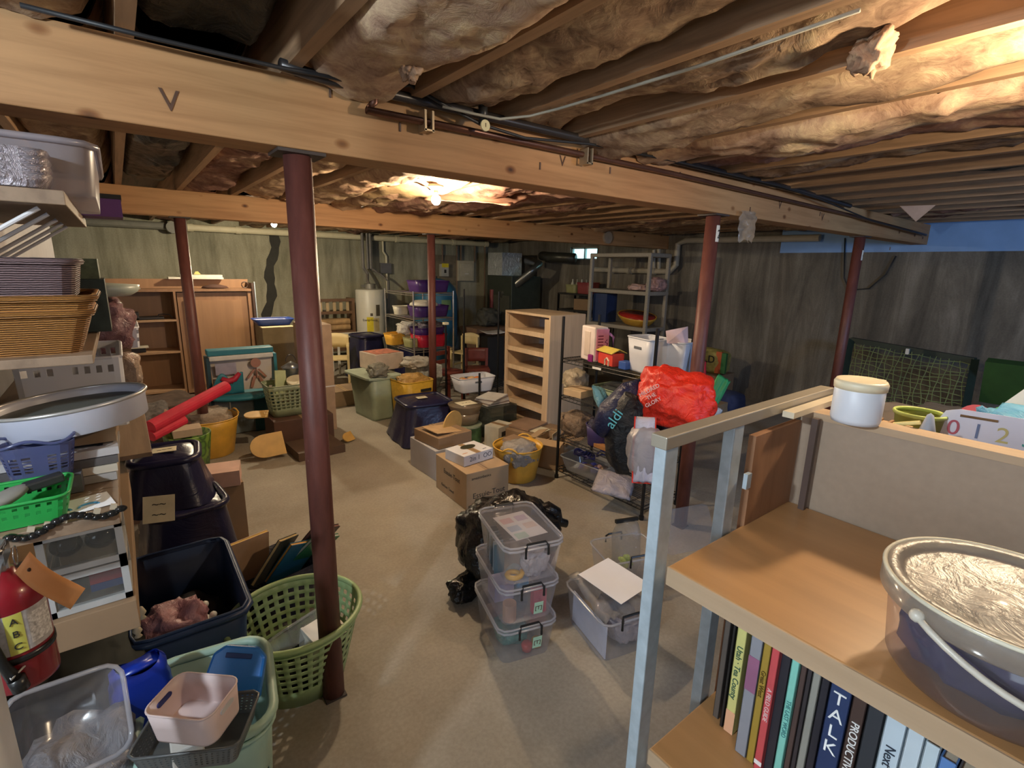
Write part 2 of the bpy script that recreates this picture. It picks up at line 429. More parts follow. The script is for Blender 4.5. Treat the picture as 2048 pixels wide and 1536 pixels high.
# hanging rags of insulation by the second lamp and a torn paper corner
def rag(c, w_, d_, h_, sd, rot, lab, m):
    o = blobm(w_, d_, h_, sd, .75, 1.8, 4, pw=.9).build('insulation_tuft', m, smooth=True, loc=c, rot=rot); return tag(o, lab, 'insulation')
q = at(1722, 150, z=2.30); rag(q, .08, .07, .12, 4, (.2, .3, 0), 'yellow tuft of insulation hanging down at upper right', m_fib[2])
q = at(820, 165, z=2.31); rag(q, .05, .05, .08, 7, (0, 0, 0), 'pale droplet shaped insulation tuft hanging beside the front beam', m_fib[2])
cz = 2.36
c1, c2, c3 = at(1800, 412, z=cz), at(1872, 410, z=cz), at(1832, 443, x=at(1832, 412, z=cz).x)
o = MB().poly([c1, c2, c3+Vector((0, 0, 0))], .004, (.3, 1, 0)).build('torn_paper', P('kraft paper', (.5, .32, .22), .8)); tag(o, 'torn triangular corner of brown kraft paper hanging from joists', 'paper')
# bright torn kraft around the lit bulb
def sheet(name, c, w, d, tilt, m, lab, seed, cat='paper'):
    def fn(u, v):
        e = .02*noise.noise(Vector((u*3, v*4, seed)))
        return Vector(((u-.5)*w*(1+.25*noise.noise(Vector((v*3, seed, 0)))), (v-.5)*d, e*2+.05*abs(noise.noise(Vector((u*6, v*2, seed+4))))))
    o = MB().grid(fn, 12, 16).build(name, m, smooth=True, solid=.003, loc=c, rot=tilt); return tag(o, lab, cat)
m_paper = P('bare kraft paper', (.42, .29, .15), .8, var=.2, scale=12, bump=.4)
q = at(845, 382, z=2.37); sheet('torn_paper', q+Vector((-.3, .1, 0)), .42, .9, (0, .28, .1), m_paper, 'torn golden paper facing drooping left of the lit bulb', 3)
q = at(960, 395, z=2.33); sheet('torn_paper', q, .4, .8, (.1, -.3, .35), P('pink kraft paper', (.40, .21, .14), .8, var=.2), 'torn pinkish paper facing drooping right of the lit bulb', 8)
# ------------------------------------------------------------------ steel columns
def PAINT(name):
    m, n, l, b = nodes(name); v = coords(n, l, (6, 6, 1.5)); f = noi(n, l, v, 2.2, 6, .65)
    v2 = coords(n, l, (30, 30, 9)); g = noi(n, l, v2, 1.2, 5, .7)
    c = ramp(n, l, f, [(.35, (.10, .033, .027)), (.6, (.165, .055, .043)), (.8, (.23, .11, .095))])
    chip = ramp(n, l, g, [(.74, (0, 0, 0)), (.77, (1, 1, 1))])
    mx = n.new('ShaderNodeMixRGB'); l.new(chip, mx.inputs[0]); l.new(c, mx.inputs[1]); mx.inputs[2].default_value = (.38, .30, .27, 1)
    l.new(mx.outputs[0], b.inputs['Base Color']); b.inputs['Roughness'].default_value = .5
    bumpn(n, l, b, f, .2); return m
m_col = PAINT('oxide red paint'); m_plate = P('plate steel', (.06, .045, .04), .6)
CX = [(.523, 1.875, 'nearest oxide red steel column, standing in the foreground left of centre'),
      (at(359.5, 441, y=5.28).x, 5.28, 'thin red steel column in front of the brown wall cabinet'),
      (at(862, 465, y=5.28).x, 5.28, 'thin red steel column beside the chrome wire rack'),
      (3.03, 1.875, 'red steel column behind the black wire shelf, with a numbered sticker'),
      (at(1720, 478, y=1.875).x, 1.875, 'farthest right red steel column by the green goal net')]
for i, (x, y, lab) in enumerate(CX):
    t = thing('steel_column', lab, 'column', (x, y, 0))
    MB().tube((0, 0, .01), (0, 0, 2.146), .0445, 28).build('shaft', m_col, t, smooth=False)
    for p in [c for c in kids(t)][0].data.polygons: p.use_smooth = abs(p.normal.z) < .5
    MB().box((0, 0, 2.151), (.15, .13, .01)).build('top_plate', m_plate, t)
    MB().box((0, 0, .004), (.086, .086, .008)).build('base_plate', m_plate, t)
def sticker(px, py, col, w, h, txt, lab):
    q = at(px, py, y=1.875-.0455)
    o = thing('sticker', lab, 'sticker', (col, 1.875, q.z))
    def fn(u, v):
        a = -PI/2+.15+(u-.5)*w/.0445; return Vector((.0458*math.cos(a), .0458*math.sin(a), (v-.5)*h))
    MB().grid(fn, 8, 1).build('paper', P('sticker paper', (.8, .76, .66), .7), o)
    letters(o, txt, h*.75, (.008, -.0465, -.006), (PI/2, 0, .15), P('black print', (.02, .02, .02), .6))
sticker(1416, 465, 3.03, .05, .10, '2', 'white sticker with a black figure wrapped round the red column top')
sticker(1718, 510, CX[4][0], .05, .09, '•', 'small white sticker with a black dot near the top of the right column')
# ------------------------------------------------------------------ pipes
m_cop = P('aged copper pipe', (.16, .075, .05), .35, .6, var=.2)
m_blk = P('black iron pipe', (.045, .04, .04), .35, .3)
m_pvc = P('cream pvc', (.72, .67, .48), .45, var=.05)
cpts = [at(750, 178, y=1.74), at(748, 205, y=1.74), at(733, 220, y=1.745), at(1000, 274, y=1.76), at(1340, 346, y=1.76), at(1700, 430, y=1.76), at(1852, 470, y=1.76)]
cpts[0].z = 2.38
o = MB().path(cpts, .0125, 10).build('copper_pipe', m_cop, smooth=True); tag(o, 'slim brown copper pipe running along the face of the front beam', 'pipe')
for px, py in ((845, 243), (1168, 313)):
    cl = MB()
    q = at(px, py, y=1.755); cl.box(q, (.008, .05, .07)).box(q+Vector((.03, 0, 0)), (.008, .05, .07)).box(q+Vector((.015, .0, -.03)), (.04, .05, .006)); cl.build('pipe_clip', P('clip metal', (.45, .35, .22), .4, .7), o)
o = MB().path([at(560, 128, y=1.72), at(640, 155, y=1.74), at(860, 206, y=1.74), at(1200, 286, y=1.74), at(1600, 382, y=1.74), at(1700, 412, y=1.75)], .017, 10).build('iron_pipe', m_blk, smooth=True)
tag(o, 'dark iron pipe along the top edge of the front beam', 'pipe')
o = MB().path([at(a, b, y=1.70) for a, b in ((40, 10), (300, 75), (560, 135), (640, 150), (760, 175), (820, 170), (880, 205), (960, 248), (1050, 276), (1180, 288), (1340, 320), (1560, 372), (1640, 398), (1740, 440), (1850, 470))], .006, 7).build('black_cable', P('cable black', (.02, .02, .022), .5), smooth=True)
tag(o, 'thin black cable drooping along the top of the front beam', 'cable')
o = MB().path([at(885, 213, y=1.68), at(950, 228, y=1.66), at(1000, 238, y=1.64), at(1060, 232, z=2.355), at(1115, 218, z=2.36), at(1203, 192, z=2.36), at(1410, 128, z=2.36), at(1720, 20, z=2.36)], .005, 7).build('white_cable', P('cable white', (.34, .32, .26), .5), smooth=True)
tag(o, 'thin pale cable stapled along the underside of a joist', 'cable')
v = thing('valve', 'small brass valve with a round white tag hanging by the front beam', 'valve', at(966, 232, y=1.70))
MB().tube((0, 0, -.02), (0, 0, .045), .017, 12).ball((0, 0, .045), .022, 2).build('body', P('valve black', (.03, .03, .03), .4), v, smooth=True)
MB().tube((0, -.012, -.035), (0, -.018, -.035), .02, 20).build('tag', P('tag paper', (.75, .68, .4), .6), v)
letters(v, '1', .02, (0, -.0195, -.035), (PI/2, 0, 0), mk, 'lettering')
# big drain pipes
a, b = at(380, 455, y=9.42), at(972, 490, y=9.42)
o = MB().tube(a, (b.x, 9.42, a.z), .052, 16)
for t in (.0, .12, .33, .62, .85, 1): 
    q = Vector(a).lerp(Vector((b.x, 9.42, a.z)), t); o.tube(q-Vector((.04, 0, 0)), q+Vector((.04, 0, 0)), .062, 16)
o = o.build('drain_pipe', m_pvc, smooth=False); tag(o, 'long cream plastic drain pipe along the top of the back wall', 'pipe')
q = at(345, 455, y=9.36)
o = MB().tube((-2.6, 9.42, a.z), (q.x, 9.42, a.z), .055, 14).tube((q.x, 9.46, q.z), (q.x, 9.3, q.z), .085, 18).build('drain_pipe', P('old grey pipe', (.22, .22, .19), .5))
tag(o, 'grey drain pipe with a round cleanout cap, left of the cream pipe', 'pipe')
p1, p2, p3, p4, p5 = at(1190, 535, x=7.1), at(1340, 545, x=7.1), at(1352, 530, x=7.1), at(1356, 488, x=7.1), at(1640, 475, x=7.1)
p0 = p2.copy(); p0.z = p1.z = p2.z = 1.80
o = MB().path([p1, p2, p3+Vector((0, 0, 0)), p4, at(1372, 481, x=7.1), Vector((7.1, p5.y, p4.z+.03))], .045, 12)
for t in (.25, .5, .8):
    q = p1.lerp(p2, t); o.tube(q+Vector((0, .05, 0)), q-Vector((0, .05, 0)), .058, 12)
o.tube(at(1308, 545, x=7.1), at(1308, 500, x=7.1), .03, 10).tube(at(1318, 545, x=7.1), at(1318, 495, x=7.1), .03, 10)
o = o.build('drain_pipe', P('dusty pvc', (.42, .38, .30), .5), smooth=False); tag(o, 'cream drain pipe with elbows on the dark wall behind the grey plastic rack', 'pipe')
# ------------------------------------------------------------------ bare bulbs
def bulb(name, loc, lab, rad, col, r=.032, up=True):
    t = thing(name, lab, 'light bulb', loc)
    g = MB(); g.ball((0, 0, 0), r, 3, (1, 1, 1.1)); g.build('glass', EMIT(name+' glow', col, rad), t, smooth=True)
    MB().tube((0, 0, r*.9), (0, 0, .07), .015, 12).build('screw_base', P('brass base', (.6, .45, .2), .3, .8), t, smooth=True)
    MB().lathe([(.03, .065), (.055, .085), (.055, .10)], (0, 0, 0), 20).build('lampholder', P('porcelain', (.8, .78, .72), .3), t, smooth=True)
    return t
b1 = at(872, 400, z=2.25)
bulb('light_bulb', b1, 'bare lit bulb glowing between the two beams', L_WARM, (1, .77, .50))
b2 = at(2170, 185, z=2.20)
bulb('light_bulb', b2, 'second bare bulb outside the top right of the view', L_WARM2, (1, .77, .50))
bulb('light_bulb', Vector((-1.15, .45, 2.2)), 'cool white bulb by the stairs, left of the view', L_COOL, (.80, .92, 1.0), .035)
b3 = Vector((1.62, 7.0, 2.26))
bulb('light_bulb', b3, 'bare bulb beyond the far beam, hidden behind it', L_FAR, (1, .84, .58))
# small things on beams
q = at(1215, 475, y=5.19)
o = MB().tube((q.x, 5.205, q.z), (q.x, 5.17, q.z), .085, 24).build('smoke_alarm', P('alarm plastic', (.35, .30, .24), .5)); tag(o, 'round pale smoke alarm fixed on the far beam', 'alarm')
q = at(1497, 430, y=1.77)
def fn(u, v):
    wv = .105*(1-.25*abs(v-.5)); return Vector(((u-.5)*wv*2, .02*noise.noise(Vector((u*4, v*6, 2)))-.02*math.sin(PI*u), -v*.185-.012*math.sin(u*17)*v))
o = MB().grid(fn, 12, 14).build('plastic_bag', CLEAR('dusty bag film', haze=.55, hazecol=(.6, .52, .42), bump=1), smooth=True, loc=(q.x, q.y-.0, q.z+.02)); tag(o, 'dusty clear plastic bag hanging off the front beam', 'bag')

q = [at(a, b, x=7.17) for a, b in ((1690, 476), (1688, 555), (1698, 580), (1738, 577), (1772, 548), (1792, 512))]
tag(MB().path(q, .008, 6).build('wall_cable', P('cable black', (.02, .02, .022), .5), smooth=True), 'thin dark cable looping down the side wall by the far right column', 'cable')
# tar patch over a crack in the back wall
q0 = at(548, 470, y=9.54); q1 = at(536, 640, y=9.54); pl, pr_ = [], []
for k in range(15):
    u = k/14; c = q0.lerp(q1, u); wv = .075+.016*math.sin(k*2.1); ox = .035*math.sin(k*.8)
    pl.append((c.x-wv+ox, 9.548, c.z)); pr_.append((c.x+wv+ox, 9.548, c.z))
tag(MB().poly(pl+pr_[::-1], .004, (0, -1, 0)).build('tar_patch', P('tar', (.035, .035, .03), .8)), 'dark wavy tar strip sealing a crack in the back wall', 'patch')
# ================================================================== FOREGROUND BOOKSHELF (right)
m_lam = WOOD('orange laminate', (.44, .235, .095), (.39, .205, .08), 1, 1.2, .38, bump=.03)
m_ply = WOOD('pale edge', (.44, .31, .195), (.39, .27, .165), 1, 1.5, .6, bump=.04)
m_hard = P('brown hardboard', (.33, .245, .175), .6, var=.05, scale=60)
m_steel = P('painted steel upright', (.42, .50, .56), .45, .2, var=.12, scale=40)
m_steelD = P('steel tan edge', (.40, .36, .29), .4, .4, var=.05)
B = thing('bookshelf', 'tan shelf unit with steel end frame in the right foreground, holding books and a pail', 'shelf', (.68, .45, 0))
zA, zB_ = 1.315, .935
for z in (zA, zB_, .56, .18):
    MB().box((.215, -.60, z-.0175), (.43, 1.17, .035)).build('shelf_board', m_lam, B, bevel=.003)
    MB().box((-.0005, -.60, z-.0175), (.003, 1.17, .033)).build('edge_band', m_ply, kids(B)[-1] if 0 else B)
MB().box((.445, -.60, .76), (.02, 1.17, 1.50)).build('back_panel', m_hard, B)
MB().box((.455, -.60, 1.516), (.05, 1.17, .014)).build('top_edge', m_ply, B)
MB().box((.335, -.012, .76), (.19, .014, 1.48)).build('end_panel', WOOD('dark end panel', (.30, .15, .075), (.24, .115, .055), 2, 1.5), B)
def upright(x):
    o = MB().box((x, 0, .765), (.034, .022, 1.53)).build('upright', m_steel, B, bevel=.002)
    return o
upright(-.015); upright(.19)
MB().box((.28, .002, 1.538), (.63, .03, .022)).build('top_rail', m_steelD, B, bevel=.002)
MB().box((.47, -.028, 1.529), (.26, .022, .012)).build('lip', P('cream strip', (.62, .54, .40), .5), B)
MB().box((.415, -.052, 1.33), (.012, .012, .37)).build('standard', P('dark slot metal', (.08, .05, .04), .5), B)
MB().box((.225, -.02, 1.415), (.016, .008, .03)).build('bracket_clip', m_steel, B)
# jar / roll on the corner
t = thing('paper_roll', 'white round tub with cream lid standing on the shelf corner, right foreground', 'tub', (1.105, .335, 1.524)); t.scale = (.84, .84, .84)
MB().lathe([(.047, 0), (.050, .01), (.050, .085), (.047, .088)], n=40).build('body', P('white tub', (.72, .75, .82), .4, var=.03), t, smooth=False)
MB().lathe([(.052, .078), (.053, .092), (.049, .099), (.043, .097), (.02, .096), (.0, .0955)], n=40).build('lid', P('cream lid', (.80, .72, .52), .4, var=.03), t)
MB().box((.05, -.02, .094), (.02, .02, .005)).build('tab', P('cream lid', (.8, .72, .52), .4), t)
for o in kids(t):
    for p in o.data.polygons: p.use_smooth = True
# clear pail
t = thing('pail', 'large clear plastic pail with lid and white handle on the foreground shelf', 'pail', (.792, .048, zA))
m_pail = CLEAR('pail plastic', (.90, .89, .93), .10, .12, (.62, .60, .70))
m_lid = CLEAR('pail lid', (.88, .87, .85), .34, .38, (.56, .53, .47), bump=.22, bscale=24)
MB().lathe([(.0, .003), (.100, .003), (.107, .012), (.112, .06), (.118, .115)], n=64).build('body', m_pail, t, smooth=True)
o = MB().lathe([(.0, .117), (.100, .117), (.105, .119), (.109, .126), (.121, .127), (.126, .122), (.126, .100), (.122, .096)], n=72).build('lid', m_lid, t, smooth=True)
MB().path([(.124*math.cos(2*PI*i/60), .124*math.sin(2*PI*i/60), .125) for i in range(60)], .003, 6, closed=True).build('lid_rim', P('milky rim', (.70, .66, .52), .25), t, smooth=True)
hp = []
for i in range(25):
    a = PI*.84+(i/24)*PI*1.0; s_ = math.sin(PI*i/24)
    hp.append((.130*math.cos(a), .130*math.sin(a), .108-.055*s_))
MB().path(hp, .004, 8).build('handle', P('milky handle', (.62, .58, .50), .35), t, smooth=True)
MB().ball((.129*math.cos(PI*.84), .129*math.sin(PI*.84), .108), .008, 2).build('hinge', P('milky handle', (.6, .6, .5), .3), t, smooth=True)
o = blobm(.185, .185, .095, 4, .12, 2.2, 4, pw=.8).build('dark_cloth', P('indigo cloth', (.035, .03, .075), .9, var=.4), None, smooth=True, loc=(.792, .048, zA+.005)); tag(o, 'dark blue cloth bundled inside the clear pail', 'cloth')
# books
def bk(i, px0, px1, xs, h, dpt, col, lab, text=None, tc=(.9, .9, .9), ts=.5, lean=0, txp=.5, py=1440, font_rot=1, ol=None):
    ya = at(px0, py, x=xs).y; yb = at(px1, py, x=xs).y; th = max(.004, ya-yb)
    t = thing('book', lab, 'book', (xs, (ya+yb)/2, zB_+.001), 0, 'books on the lower foreground shelf', rot=(lean, 0, 0))
    m = P('cover %d' % i, col, .4, var=.08)
    c = MB().box((.0015, 0, h/2), (.003, th, h)); c.box((dpt/2, th/2-.001, h/2), (dpt, .002, h)); c.box((dpt/2, -th/2+.001, h/2), (dpt, .002, h))
    c.build('cover', m, t, bevel=.0008)
    MB().box((dpt/2, 0, h/2), (dpt-.008, max(.001, th-.0045), h-.008)).build('pages', P('paper pages', (.62, .56, .44), .9), t)
    if text: letters(t, text, min(th*ts*1.7, .034), (-.0008, 0, h*txp), (PI/2, PI/2, -PI/2) if font_rot else (PI/2, 0, -PI/2), P('ink%d%d%d' % tuple(int(9*x) for x in tc), tc, .5))
    if ol: MB().box((-.0004, 0, h*ol[1]), (.001, th*.96, h*ol[2])).build('spine_block', P('blk %d' % i, ol[0], .5), t)
    return t
bk(0, 1436, 1448, .84, 0.245, .15, (.10, .085, .075), 'thin grey brown book, first of the row by the steel upright', py=1350)
bk(1, 1450, 1456, .83, 0.265, .14, (.02, .02, .02), 'slim black book beside the yellow green spine', py=1370)
bk(2, 1458, 1478, .83, 0.270, .15, (.62, .60, .22), 'yellow and green book whose spine reads Utah Tea County', 'Utah · Tea County', (.05, .12, .08), .5, py=1380, ol=((.75, .42, .25), .09, .18))
bk(3, 1478, 1502, .805, 0.280, .16, (.27, .28, .32), 'silver grey book with a plum coloured band on its spine', py=1440, ol=((.30, .12, .22), .62, .25))
bk(4, 1504, 1520, .805, 0.280, .16, (.36, .24, .04), 'mustard gold book between the silver and the red ones', 'Great West', (.12, .07, .01), .5, txp=.6)
bk(5, 1521, 1538, .80, 0.280, .17, (.56, .08, .09), 'red book with a small white mark at the foot of its spine', 'A FIELD GUIDE', (.85, .6, .6), .45, ol=((.85, .8, .8), .06, .03))
bk(6, 1540, 1562, .81, 0.275, .16, (.025, .025, .035), 'black book right of the red one')
bk(7, 1563, 1580, .795, 0.285, .17, (.22, .58, .50), 'mint green book with a narrow spine', 'THE LAST WORD', (.1, .3, .3), .45)
bk(8, 1583, 1596, .80, 0.280, .16, (.08, .05, .045), 'dark brown book right of the mint green one')
bk(9, 1597, 1608, .80, 0.280, .16, (.035, .03, .035), 'nearly black thin book before the grey one')
bk(10, 1609, 1626, .79, 0.285, .17, (.28, .28, .25), 'worn grey book with a pale spine in the middle of the row')
bk(11, 1628, 1646, .79, 0.285, .17, (.02, .02, .03), 'black book just left of the navy spine')
bk(12, 1648, 1694, .775, 0.295, .17, (.02, .04, .12), 'navy blue book with large white letters ALK', 'T\nA\nL\nK', (.85, .88, .9), .62, txp=.70, font_rot=0)
bk(13, 1697, 1728, .77, 0.295, .17, (.06, .035, .03), 'dark brown book whose spine reads PRODUCTIVITY', 'PRODUCTIVITY', (.85, .85, .85), .5, txp=.62)
bk(14, 1731, 1768, .765, 0.295, .17, (.03, .035, .045), 'black book with ribbed dark lettering beside PRODUCTIVITY', 'I I I I I', (.12, .14, .16), .6, txp=.5)
bk(15, 1771, 1818, .755, 0.300, .17, (.50, .60, .68), 'pale blue book whose spine reads Next Conv', 'Next Conversation', (.02, .03, .05), .42, txp=.6)
bk(16, 1820, 1860, .75, 0.295, .17, (.52, .61, .68), 'pale blue slimmer book after Next Conv', 'ENNIS CROSS', (.1, .15, .25), .3, txp=.6)
bk(17, 1862, 1898, .745, 0.290, .17, (.50, .60, .66), 'pale blue book near the frame edge with grey title', 'Brown', (.15, .2, .25), .35, txp=.7)
bk(18, 1900, 1940, .74, 0.285, .17, (.10, .22, .50), 'bright blue book last of the visible row', None)
bk(19, 1943, 1990, .735, 0.285, .17, (.10, .10, .12), 'black book past the bright blue one', None)
# things beyond the back panel: side table with toys
m_tt = P('dark table', (.09, .07, .06), .7)
T = thing('side_table', 'low dark side table behind the foreground shelf, cluttered with toys', 'table', (1.75, .0, 0))
MB().box((0, 0, 1.30), (.9, 1.1, .03)).build('table_top', m_tt, T)
for i in (-1, 1):
    for j in (-1, 1): MB().box((i*.42, j*.52, .645), (.04, .04, 1.28)).build('leg', m_tt, T)
ZT = 1.316
def standsign(px, py, x, w, h, rz, tilt, m, name, lab, txt=None):
    q = at(px, py, x=x); t = thing(name, lab, 'board', (x, q.y, ZT), 0, rot=(tilt, 0, rz))
    pts = []
    for cx, cy, a0 in ((w/2-.03, .03*0, 0),): pass
    P4 = [(x0, 0, z0) for x0, z0 in ringpts(w, h, .03, [i/40 for i in range(40)])]
    MB().poly([(a, 0, b+h/2) for a, _, b in P4], .006, (0, 1, 0)).build('panel', m, t)
    return t
q0 = at(1870, 905, x=1.42)
t = standsign(2086, 860, 1.42, .32, .207, -PI/2+.15, -.12, P('white board', (.62, .60, .70), .35, var=.03), 'number_board', 'white rounded board with coloured numbers 0 1 2 3 behind the shelf')
for k, (ch, c) in enumerate((('0', (.42, .07, .10)), ('1', (.12, .16, .30)), ('2', (.50, .42, .16)), ('3', (.05, .26, .24)), ('4', (.3, .2, .4)))):
    letters(t, ch, .046, (-.132+k*.0395, -.0015, .164), (PI/2, 0, 0), P('num '+ch, c, .6), 'number')
MB().path([(-.125+.02*k, -.004, .194) for k in range(4)], .003, 6).build('binding', P('silver wire', (.7, .7, .7), .2, 1), t)
q = at(2062, 770, x=1.62); t = thing('picture_board', 'large white board with coloured blobs leaning at the right edge', 'board', (1.62, q.y, ZT), rot=(-.3, 0, -PI/2+.1))
MB().poly([(-.16, 0, .02), (.25, 0, .02), (.30, 0, .42), (.10, 0, .40)], .006, (0, 1, 0)).build('panel', P('glossy board', (.60, .60, .58), .2, var=.03), t)
for k, (u, v_, r_, c) in enumerate(((-.08, .12, .03, (.75, .30, .05)), (-.02, .15, .045, (.12, .42, .12)), (.03, .21, .025, (.04, .03, .06)), (-.08, .15, .035, (.5, .03, .03)), (.05, .25, .05, (.1, .3, .6)))):
    MB().tube((u, -.002, v_), (u, -.006, v_), r_, 20).build('coloured_spot', P('spot %d' % k, c, .4), t)
q = at(1780, 838, x=1.30)
t = thing('wood_block_set', 'grooved pale wooden block behind the shelf by the white tub', 'block', (1.30, q.y, ZT))
MB().box((0, 0, .085), (.05, .075, .17)).build('block', P('bare pine', (.62, .40, .22), .6), t)
for k in range(3): MB().box((0, -.02+k*.02, .172), (.05, .005, .006)).build('groove', P('groove', (.35, .2, .1), .8), t)
q = at(1863, 850, x=1.33)
o = MB().lathe([(.028, 0), (.026, .02), (.016, .16), (.006, .20), (0, .205)], n=20).build('wax_cone', P('pale blue wax', (.42, .46, .55), .5), smooth=True, loc=(1.33, q.y+.005, ZT)); tag(o, 'pale blue grey cone standing behind the shelf', 'cone')
q = at(1905, 850, x=1.45)
t = thing('bowl', 'lime green bowl behind the white number board', 'bowl', (1.42, q.y+.055, ZT+.004)); t.scale = (.8, .8, 1.12)
MB().lathe([(.03, .0), (.045, .06), (.058, .155), (.062, .158), (.054, .15), (.04, .06), (0, .01)], n=32).build('body', P('olive bowl', (.30, .34, .08), .4), t, smooth=True)
MB().path([(.06*math.cos(2*PI*i/32), .06*math.sin(2*PI*i/32), .158) for i in range(32)], .004, 6, closed=True).build('rim', P('lime rim', (.62, .78, .25), .4), t, smooth=True)
q = at(2030, 825, x=1.52)
o = blobm(.12, .18, .19, 9, .3, 3).build('net_bag', FOIL('blue mesh', (.08, .28, .48), .5), smooth=True, loc=(1.62, q.y, ZT)); tag(o, 'crumpled blue bag behind the white number board', 'bag')
q = at(1825, 868, x=1.22)
t = thing('stick', 'little yellow wooden stick lying behind the top edge of the shelf panel', 'stick', (1.165, q.y, 1.52))
MB().tube((0, .02, .0), (.0, -.02, .014), .004, 8).build('shaft', P('yellow wood', (.75, .62, .25), .5), t)
for (px, w_, h_, c, lab) in ((1500+320, .30, .09, (.10, .085, .08), 'dark grey cloth heap behind the wooden block'), (1950, .34, .12, (.025, .025, .03), 'black bag behind the number board')):
    q = at(px, 850, x=1.85); o = blobm(.3, w_, h_, px, .25, 2.5).build('cloth_heap', P('heap %d' % px, c, .8, bump=.4, bscale=8), smooth=True, loc=(1.85, q.y, ZT)); tag(o, lab, 'cloth')
# ================================================================== CENTRE: STACKED CLEAR BOXES
m_cl = CLEAR('clear bin plastic', (.96, .96, .98), .16, .15, (.80, .81, .88))
m_clr = CLEAR('clear bin rim', (.88, .89, .93), .36, .12, (.85, .86, .92))
m_bk = P('black latch', (.015, .015, .015), .3)
def clearbin(lab, c, yaw, w, d, h, z, group=None, latch=True, lid=True, tint=None, open_=False):
    t = thing('storage_box', lab, 'storage box', (c.x, c.y, z), yaw, group)
    tub(w, d, h-.02, .86, .04, n=48).build('body', m_cl, t, smooth=False)
    rimpath(w*1.02, d*1.02, .045, h-.02, .006).build('rim', m_clr, t, smooth=True)
    if lid:
        L = MB(); pts = ringpts(w*1.04, d*1.03, .045, [i/48 for i in range(48)])
        L.poly([(x, y, h-.014) for x, y in pts], .012); L.build('lid', m_clr if 0 else CLEAR('clear lid', (.96, .96, .98), .10, .1, (.82, .83, .9)), t, bevel=.003)
        rimpath(w*1.03, d*1.02, .045, h-.002, .005).build('lid_rim', m_clr, t, smooth=True)
    if latch:
        for sgn in (-1, 1):
            y = sgn*(d/2+.012); k = MB()
            k.path([(-.055, y, h-.055), (-.055, y, h-.012), (-.045, y-sgn*.012, h+.004), (.045, y-sgn*.012, h+.004), (.055, y, h-.012), (.055, y, h-.055)], .006, 6)
            k.build('latch', m_bk, t)
    return t
yw = -.27
N = Vector((1.168, 1.547, 0)); ex = Vector((math.cos(yw), math.sin(yw), 0)); ey = Vector((-math.sin(yw), math.cos(yw), 0))
W_, D_ = .285, .40
cc = N+ex*(W_/2+.005)+ey*(D_/2+.01)
zs = [0.001, .206, .411]; hs = [.20, .20, .20]
labs = ['clear latched box at the bottom of the stack of three, filled with green bags',
        'clear latched box in the middle of the stack of three, with pink contents',
        'clear latched box on top of the stack of three, papers under its lid']
for z, h, lab, j in zip(zs, hs, labs, (0, .004, .018)):
    clearbin(lab, cc+ex*j, yw, W_, D_, h, z, 'stacked clear boxes')
def inbox(u, v, z): p = cc+ex*u+ey*v; return Vector((p.x, p.y, z))
def blobobj(name, lab, cat, loc, w, d, h, m, seed=1, amp=.2, fr=2.2, rz=0, sub=4, pw=.7, group=None, ridged=False, flat=0):
    o = blobm(w, d, h, seed, amp, fr, sub, flat, pw, ridged).build(name, m, smooth=True, loc=loc, rot=(0, 0, rz)); return tag(o, lab, cat, group)
blobobj('bundle', 'teal bundled bag inside the bottom clear box', 'bundle', inbox(-.02, -.02, .006), .15, .17, .10, FOIL('teal bag', (.05, .22, .20), .4), 3, rz=yw)
blobobj('bundle', 'grey brown bundle behind the teal bag in the bottom clear box', 'bundle', inbox(.0, .09, .006), .2, .10, .13, FOIL('taupe bag', (.22, .16, .13), .5), 5, rz=yw)
tag(MB().lathe([(.0, 0), (.025, .002), (.028, .03), (.02, .04), (0, .04)], n=16).build('jar', P('amber glass', (.55, .28, .06), .2), smooth=True, loc=inbox(.075, -.12, .008)), 'small amber jar at the front of the bottom clear box', 'jar')
tag(MB().lathe([(.0, 0), (.025, .002), (.028, .03), (.02, .04), (0, .04)], n=16).build('jar', P('red jar', (.5, .06, .06), .2), smooth=True, loc=inbox(.02, -.13, .008)), 'small red jar at the front of the bottom clear box', 'jar')
tag(MB().tube((0, 0, 0), (0, 0, .085), .032, 20).build('cup', P('brown cork', (.42, .25, .18), .8), loc=inbox(-.075, -.13, .204)), 'brown cylinder cup at the front left of the middle clear box', 'cup')
tag(MB().box((0, 0, .06), (.07, .03, .12)).build('carton', P('pink carton', (.55, .10, .14), .5), loc=inbox(.075, -.125, .204), rot=(0, 0, yw)), 'crimson carton in the middle clear box', 'carton')
tag(MB().box((0, 0, .045), (.1, .10, .09)).build('carton', P('lilac carton', (.45, .42, .62), .5), loc=inbox(-.05, .05, .204), rot=(0, 0, yw)), 'lilac box at the back of the middle clear box', 'carton')
blobobj('bundle', 'sky blue bundle in the middle clear box', 'bundle', inbox(.05, .08, .204), .10, .12, .11, FOIL('sky bag', (.12, .42, .62), .4), 8)
tag(MB().path([(.035*math.cos(a*.5), .035*math.sin(a*.5), .012+.002*a) for a in range(13)], .012, 8).build('toy_ring', P('yellow plastic', (.75, .42, .06), .35), smooth=True, loc=inbox(-.05, -.12, .40)), 'yellow curved toy in the front of the top clear box', 'toy')
blobobj('film_bag', 'crumpled clear film with small toys in the top clear box', 'bag', inbox(.05, -.11, .40), .13, .09, .13, FOIL('silvery film', (.55, .5, .52), .2, .0), 12, amp=.3)
blobobj('bundle', 'magenta scrap in the top clear box', 'bundle', inbox(.08, -.06, .40), .08, .08, .05, FOIL('magenta', (.5, .06, .15), .3), 13)
fo = MB()
